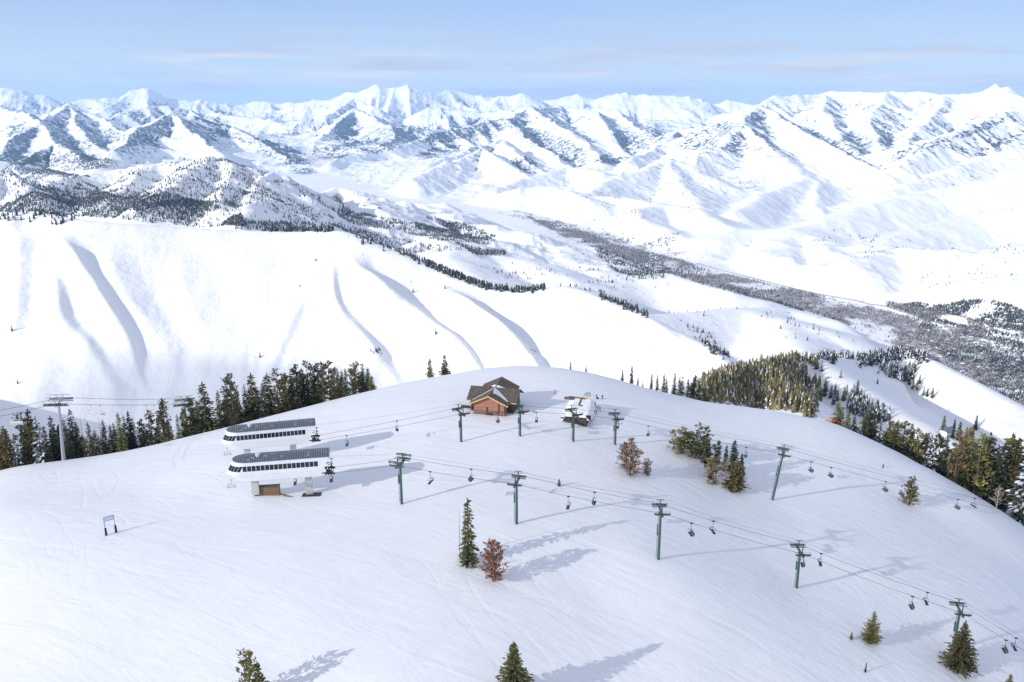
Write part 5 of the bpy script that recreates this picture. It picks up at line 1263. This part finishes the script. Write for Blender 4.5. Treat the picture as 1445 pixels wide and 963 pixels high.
def tile(pts, hs, protos, name, mat, kind='stuff', **props):
    """many small trees welded into one sheet of woodland"""
    V, T, Fq, o = [], [], [], 0
    which = wrng.integers(0, len(protos), len(pts))
    for k, (pv, pt_) in enumerate(protos):
        s_ = which == k; n = s_.sum()
        if not n: continue
        a = wrng.uniform(0, 6.28, n); ca, sa = np.cos(a), np.sin(a); h = hs[s_]; wd = h * wrng.uniform(.85, 1.25, n)
        vx = pv[None, :, 0] * wd[:, None]; vy = pv[None, :, 1] * wd[:, None]
        P = np.stack([vx * ca[:, None] - vy * sa[:, None], vx * sa[:, None] + vy * ca[:, None], pv[None, :, 2] * h[:, None]], -1) + pts[s_][:, None, :]
        V.append(P.reshape(-1, 3)); nf = len(pt_)
        T.append(np.clip(np.repeat(wrng.uniform(0, .55, n), nf) + np.tile(pt_, n) * .45, 0, 1)); o += n
    V = np.concatenate(V); T = np.concatenate(T); fq = np.arange(len(V)).reshape(-1, 4)
    me = mesh_np(name, V, fq, mat); fattr(me, 'tone', T); fattr(me, 'frost', wrng.random(len(fq)))
    return link(name, me, None, kind=kind, **props)
def mini_conifer(seed, tiers, sides):
    rng = random.Random(seed); v = []; t = []
    for k in range(tiers):
        z0 = k / tiers * .92 - .02; z1 = min(1.0, z0 + 1.55 / tiers + .08); rr_ = .17 * (1 - k / tiers) ** .8 + .015
        for s_ in range(sides):
            a = 6.283 * (s_ + rng.uniform(-.3, .3)) / sides; b_ = a + 6.283 / sides * rng.uniform(.75, 1.1); q_ = rr_ * rng.uniform(.7, 1.2)
            m_ = (a + b_) / 2
            v += [(math.cos(a) * q_, math.sin(a) * q_, z0 + rng.uniform(-.02, .02)), (math.cos(m_) * q_ * 1.15, math.sin(m_) * q_ * 1.15, z0 - .03), (math.cos(b_) * q_, math.sin(b_) * q_, z0 + rng.uniform(-.02, .02)), (rng.uniform(-.01, .01), rng.uniform(-.01, .01), z1)]; t.append(rng.random())
    return np.array(v), np.array(t)
def mini_bare(seed):
    rng = random.Random(seed); v = []; t = []
    for k in range(9):
        c = np.array([rng.gauss(0, .22), rng.gauss(0, .22), rng.uniform(.25, .95)]); a, b_ = np.array([rng.uniform(-1, 1), rng.uniform(-1, 1), rng.uniform(-.3, 1)]), np.array([rng.uniform(-1, 1), rng.uniform(-1, 1), rng.uniform(-.3, 1)])
        a *= .24 / np.linalg.norm(a); b_ *= .17 / np.linalg.norm(b_); v += [c - a, c - b_, c + a, c + b_]; t.append(rng.random())
    return np.array(v), np.array(t)
TINY = [mini_conifer(k, 3, 4) for k in range(4)]; MID = [mini_conifer(20 + k, 7, 6) for k in range(6)]; BARE = [mini_bare(40 + k) for k in range(6)]
NM['far'] = needle_mat('far_conifer_needles', (.03, .045, .045), (.085, .095, .075), .08); NM['cotton'] = needle_mat('bare_cottonwood_twigs', (.21, .195, .20), (.42, .395, .405))
NM['hill'] = needle_mat('hillside_needles', (.12, .125, .05), (.40, .34, .15), .12); NM['hill_dark'] = needle_mat('frosted_hillside_needles', (.03, .045, .04), (.09, .10, .075), .30)  # the second set is darker and carries more frost
def sizes(n, a, b_): return wrng.uniform(a, b_, n) ** 1.0
# wooded hillside right of the hill: the nearest trees one by one, the rest as a mass
KH = [(985, 548), (1000, 538), (1060, 520), (1110, 510), (1128, 508), (1124, 530), (1132, 545), (1118, 555), (1136, 580), (1150, 592), (1120, 582), (1040, 572), (985, 562)]
KE = [(1110, 510), (1150, 508), (1150, 520), (1160, 555), (1150, 575), (1165, 596), (1120, 585)]
pts = np.concatenate([scatter(KH, 1000, 600, 1500, .30, 40, 5), scatter(KE, 130, 600, 1500, .45, 30, 6)]); tile(pts, sizes(len(pts), 9, 17), MID, 'hillside_forest', NM['hill'])
pk = [(1124, 528), (1131, 533), (1136, 545), (1141, 556), (1147, 566), (1152, 575), (1157, 566), (1163, 559), (1166, 552), (1172, 562), (1178, 557), (1176, 571), (1181, 566), (1190, 566), (1194, 559), (1200, 565), (1204, 559), (1209, 558), (1214, 564), (1159, 524), (1152, 521), (1186, 534), (1238, 542), (1175, 514), (1134, 522), (1128, 540), (1139, 580), (1146, 588), (1253, 530), (1262, 534), (1268, 530), (1272, 536), (1277, 538), (1283, 543), (1281, 532), (1276, 526), (1286, 530), (1290, 520), (1297, 514), (1295, 509), (1291, 526), (1297, 543), (1293, 551), (1288, 549), (1308, 560), (1315, 563), (1303, 559), (1346, 606), (1376, 607), (1330, 612), (1344, 619), (1352, 622), (1362, 626), (1370, 629), (1444, 566)]
for px, pb in pk:
    b = hit(px, pb, 600, 1700); h = trng.uniform(12, 20) if px not in (1186, 1238) else trng.uniform(7, 12); k = trng.choice('ffsfs')
    plant(k, b, h, {1159: 'lone fir with a long shadow on the snowy shoulder of the wooded knob', 1186: 'single small fir on the open white dome right of the wooded hillside', 1238: 'tiny lone bush far out on the open white dome'}.get(px, KIND[k] + (' in the hollow beside the wooded hillside' if px < 1220 else ' in the streak of firs between two white domes' if px < 1320 else ' standing in the gully below the white domes')), 'firs on the white domes at right', None, 1.5)
for poly, n, hmin, hmax, mt in [(band([(1130, 512), (1160, 508), (1200, 508), (1222, 506)], 4), 90, 9, 15, 'hill_dark'), (band([(1213, 516), (1235, 512), (1262, 506), (1290, 503), (1310, 508)], 9), 330, 9, 16, 'hill_dark'), ([(1195, 580), (1200, 565), (1225, 572), (1255, 592), (1240, 598)], 110, 10, 16, 'hill_dark'), ([(1235, 528), (1245, 515), (1275, 520), (1290, 525), (1285, 545), (1265, 535)], 60, 10, 17, 'hill_dark')]:
    pts = scatter(poly, n, 700, 1800); 
    if len(pts): tile(pts, sizes(len(pts), hmin, hmax), MID, 'far_forest', NM[mt])
# crest of the long ridge and the single specks on its face
pts = np.concatenate([scatter(band([(500, 340), (520, 345), (560, 357), (620, 381), (680, 404)], 7), 130, 1700, 2400), scatter(band([(600, 374), (650, 394), (690, 408), (740, 412), (770, 409)], 6), 520, 1600, 2400), scatter(band([(845, 420), (880, 434), (915, 448)], 5), 120, 1500, 2300), scatter(band([(300, 322), (400, 326), (470, 326)], 4), 160, 1900, 2500), scatter([(0, 300), (30, 298), (75, 300), (110, 308), (90, 318), (30, 312), (0, 312)], 90, 1900, 2300), scatter([(960, 452), (1000, 470), (1035, 512), (1020, 515), (985, 480)], 90, 1500, 2900)])
tile(pts, sizes(len(pts), 8, 17), MID, 'ridge_forest', NM['far'])
for px, pb, lb in [(17, 468, 'lone dark fir on the shaded left foot of the long white ridge'), (25, 542, 'lone fir low on the shaded left end of the long white ridge'), (446, 369, 'lone speck of a tree on the wide white face'), (583, 413, 'left one of two lone firs between the shaded ribs of the white face'), (628, 408, 'right one of two lone firs high between the shaded ribs of the white face'), (615, 473, 'small bush in the shaded rib above the log house'), (367, 505, 'small dark speck of a tree above the left belt of pines'), (520, 345, 'tall trees just over the crest of the white ridge')]:
    if px == 520: continue
    b = hit(px, pb, 1100, 2200); plant('f', b, trng.uniform(9, 14), lb, None, None, 1.4)
# rocky wooded hill at left and the hills behind the ridge
far_polys = [([(0, 292), (60, 262), (130, 268), (180, 280), (230, 272), (300, 288), (330, 300), (335, 318), (280, 322), (150, 308), (60, 304), (0, 300)], 6500, .42),
 ([(0, 225), (120, 250), (220, 235), (300, 212), (360, 238), (420, 262), (480, 295), (440, 318), (330, 316), (200, 300), (0, 300)], 5200, .45),
 ([(0, 212), (60, 222), (150, 222), (170, 236), (60, 246), (0, 248)], 2200, .40),
 ([(180, 285), (330, 285), (350, 320), (200, 312)], 1500, .4), ([(330, 312), (480, 316), (560, 340), (540, 346), (470, 326), (330, 324)], 900, .4),
 ([(480, 286), (500, 300), (580, 314), (690, 340), (600, 332), (500, 318), (475, 305)], 2300, .36), ([(570, 318), (640, 325), (700, 340), (690, 346), (620, 340), (570, 330)], 1400, .3),
 ([(600, 306), (660, 318), (700, 334), (690, 338), (640, 328)], 900, .35), ([(640, 342), (680, 352), (715, 356), (712, 362), (670, 360)], 500, .3), ([(500, 325), (600, 345), (660, 352), (600, 358), (520, 350)], 350, .5),
 ([(960, 225), (1000, 240), (1090, 250), (1060, 270), (960, 262)], 260, .5), ([(780, 285), (960, 250), (1000, 300), (850, 320)], 260, .52),
 ([(1100, 340), (1180, 320), (1330, 330), (1400, 400), (1300, 410), (1150, 380)], 130, .6), ([(1330, 340), (1445, 330), (1445, 410), (1380, 410)], 70, .55), ([(600, 400), (1100, 440), (1240, 490), (1000, 470)], 60, .5), ([(680, 370), (840, 380), (960, 400), (900, 420), (720, 400)], 160, .55)]
pts = []
for i, (poly, n, c) in enumerate(far_polys): pts.append(scatter(poly, n, 2300, 13000, c, 170 if i < 5 else 130, 60 + i))
pts = np.concatenate(pts); tile(pts, sizes(len(pts), 7, 15) * np.interp(np.hypot(pts[:, 0], pts[:, 1]), [4000, 9000], [1, 1.35]), TINY, 'distant_forest', NM['far'])
# valley: bare cottonwoods along the river, dark conifers and houses of the town
VAL = [(740, 305), (820, 326), (880, 352), (960, 368), (1010, 385), (1100, 405), (1200, 428), (1300, 452), (1445, 490), (1445, 590), (1380, 560), (1300, 505), (1240, 480), (1180, 452), (1080, 425), (990, 402), (900, 372), (800, 338)]
pts = np.concatenate([scatter(VAL, 9000, 2300, 9500, .47, 230, 8), scatter([(1240, 425), (1330, 440), (1445, 470), (1445, 492), (1310, 456)], 700, 2300, 9000, .5, 120, 15), scatter([(720, 296), (800, 315), (900, 340), (990, 362), (960, 372), (840, 345), (740, 312)], 900, 4500, 9500, .52, 200, 16)]); tile(pts, sizes(len(pts), 8, 17), BARE, 'cottonwood_grove', NM['cotton'])
TOWN = [(840, 352), (870, 346), (930, 360), (945, 385), (938, 393), (905, 396), (870, 384), (843, 366)]
EAST = [(1272, 432), (1290, 428), (1330, 432), (1360, 425), (1400, 424), (1445, 440), (1445, 470), (1400, 462), (1350, 446), (1300, 442)]
pts = np.concatenate([scatter(TOWN, 2300, 3000, 9000, .33, 120, 9), scatter(EAST, 2000, 2500, 9000, .42, 130, 10), scatter([(1300, 455), (1445, 490), (1445, 545), (1360, 520), (1290, 480)], 1500, 2300, 9000, .46, 120, 11), scatter([(1390, 500), (1445, 520), (1445, 590), (1400, 560)], 500, 2300, 9000, .42, 100, 12), scatter(VAL, 3000, 2300, 9500, .5, 150, 14), scatter([(700, 300), (780, 310), (850, 332), (960, 330), (940, 350), (820, 335)], 700, 5000, 9500, .46, 200, 13)])
pts = np.concatenate([pts, scatter(band([(1296, 447), (1350, 461), (1400, 470), (1445, 478)], 3), 260, 2300, 9000), scatter(band([(1345, 470), (1400, 480), (1445, 487)], 2), 160, 2300, 9000), scatter(band([(1250, 432), (1300, 446), (1445, 488)], 1.5), 220, 2300, 9000)])
tile(pts, sizes(len(pts), 9, 17), TINY, 'valley_conifers', NM['far'])
# houses
HM = [simple('house_wall_brown', (.20, .13, .09), .8, 0, .2), simple('house_wall_grey', (.33, .31, .29), .8, 0, .2), simple('house_wall_red', (.22, .12, .09), .8, 0, .2)]
houses = []
for k, m_ in enumerate(HM):
    w_, l_, h_ = [(11, 17, 5.5), (13, 24, 6.5), (9, 13, 5)][k]
    wallm = MB().add([(x_, y_, z_) for x_ in (-w_ / 2, w_ / 2) for y_ in (-l_ / 2, l_ / 2) for z_ in (-2, h_)] + [(0, -l_ / 2, h_ + 2.6), (0, l_ / 2, h_ + 2.6)], [(0, 4, 6, 2), (0, 1, 8, 5, 4), (2, 6, 7, 9, 3), (0, 2, 3, 1), (4, 5, 7, 6), (1, 3, 9, 8), (5, 8, 9, 7)])
    rf_ = MB()
    for s in (-1, 1): rf_.slab([(s * (w_ / 2 + .9), -l_ / 2 - .9, h_ - .1), (0, -l_ / 2 - .9, h_ + 3.2), (0, l_ / 2 + .9, h_ + 3.2), (s * (w_ / 2 + .9), l_ / 2 + .9, h_ - .1)], .4)
    a = wallm.build('wall', m_); r2_ = rf_.build('roof', M['snow']); houses.append((a.data, r2_.data)); bpy.data.objects.remove(a); bpy.data.objects.remove(r2_)
def town(pts, label, group):
    for p in pts:
        hm_ = houses[int(wrng.integers(0, 3))]; o = empty('house', p, float(wrng.uniform(0, 3.14)), label, 'house', group)
        link('wall', hm_[0], o); link('roof', hm_[1], o)
town(scatter(TOWN, 60, 3000, 9000), 'small snow-roofed house among the dark trees of the far valley town', 'houses of the far valley town')
town(scatter(EAST, 45, 2500, 9000), 'small snow-roofed house at the foot of the white slopes east of the highway', 'houses east of the highway')
town(scatter([(1300, 460), (1445, 495), (1445, 570), (1380, 540), (1290, 490)], 60, 2300, 9000), 'small snow-roofed house among bare trees in the near valley', 'houses of the near valley')
town(scatter([(760, 312), (960, 335), (940, 350), (820, 335)], 25, 5000, 9500), 'small snow-roofed house scattered up the narrow end of the valley', 'houses up the valley')
# the highway
RP = [np.array(hit(a, b, 2300, 9500)) for a, b in [(985, 372), (1020, 382), (1090, 400), (1170, 418), (1240, 431), (1275, 441), (1310, 452), (1370, 471), (1445, 493)]]
rl = smooth_line(RP, 14); rv = []
for i in range(len(rl)):
    d = rl[min(i + 1, len(rl) - 1)] - rl[max(i - 1, 0)]; n_ = np.array([-d[1], d[0], 0]) / (math.hypot(d[0], d[1]) + 1e-9) * 5
    for s in (-1, 1): p = rl[i] + n_ * s; rv.append((p[0], p[1], float(zat(p[0], p[1])[0]) + 1.0))
link('road', mesh_np('road', np.array(rv), np.array([(2 * i, 2 * i + 1, 2 * i + 3, 2 * i + 2) for i in range(len(rl) - 1)]), M['asphalt']), kind='structure')
# lodge on the lower shoulder
lb_ = hit(1336, 615, 500, 1500); Lg = empty('mountain_lodge', lb_, R(25), 'grey-roofed lodge far down in the gully below the white domes', 'lodge')
MB().box((0, 0, 2.2), (11, 8, 6)).build('wall', M['white_metal'], Lg)
rr2 = MB()
for s in (-1, 1): rr2.slab([(-6.3, s * 5.2, 5), (-6.3, 0, 8.6), (6.3, 0, 8.6), (6.3, s * 5.2, 5)], .35)
rr2.build('roof', simple('blue_grey_roof', (.17, .19, .23), .6, 0, .15), Lg)
MB().box((0, -4.3, .6), (8, .3, 1.6)).build('deck', M['dark_wood'], Lg)
for px, py, c_, lb in [(1171, 591.5, 'orange', 'orange snow groomer parked behind the rim of the right slope')]:
    r, v = rim(px); r += 14; b = Vector((v[0] * r, v[1] * r, 0)); b.z = float(zat(b.x, b.y)[0]); top = height_to(b, 587)
    o = empty('snow_groomer', b, R(30), lb, 'vehicle'); s_ = max(1.0, top - 2.6)
    MB().box((0, 0, s_ + .2), (4.2, 2.4, .8)).build('body', M['orange'], o); MB().box((.6, 0, s_ + 1.1), (1.6, 1.8, 1.1)).build('cab', M['galv'], o)
    for s in (-1, 1): MB().box((0, s * 1.5, s_ - .5), (4.8, .8, .9)).build('track', M['black'], o)
    MB().box((3.0, 0, s_ - .3), (.3, 4.4, 1.1)).build('blade', M['red'], o)
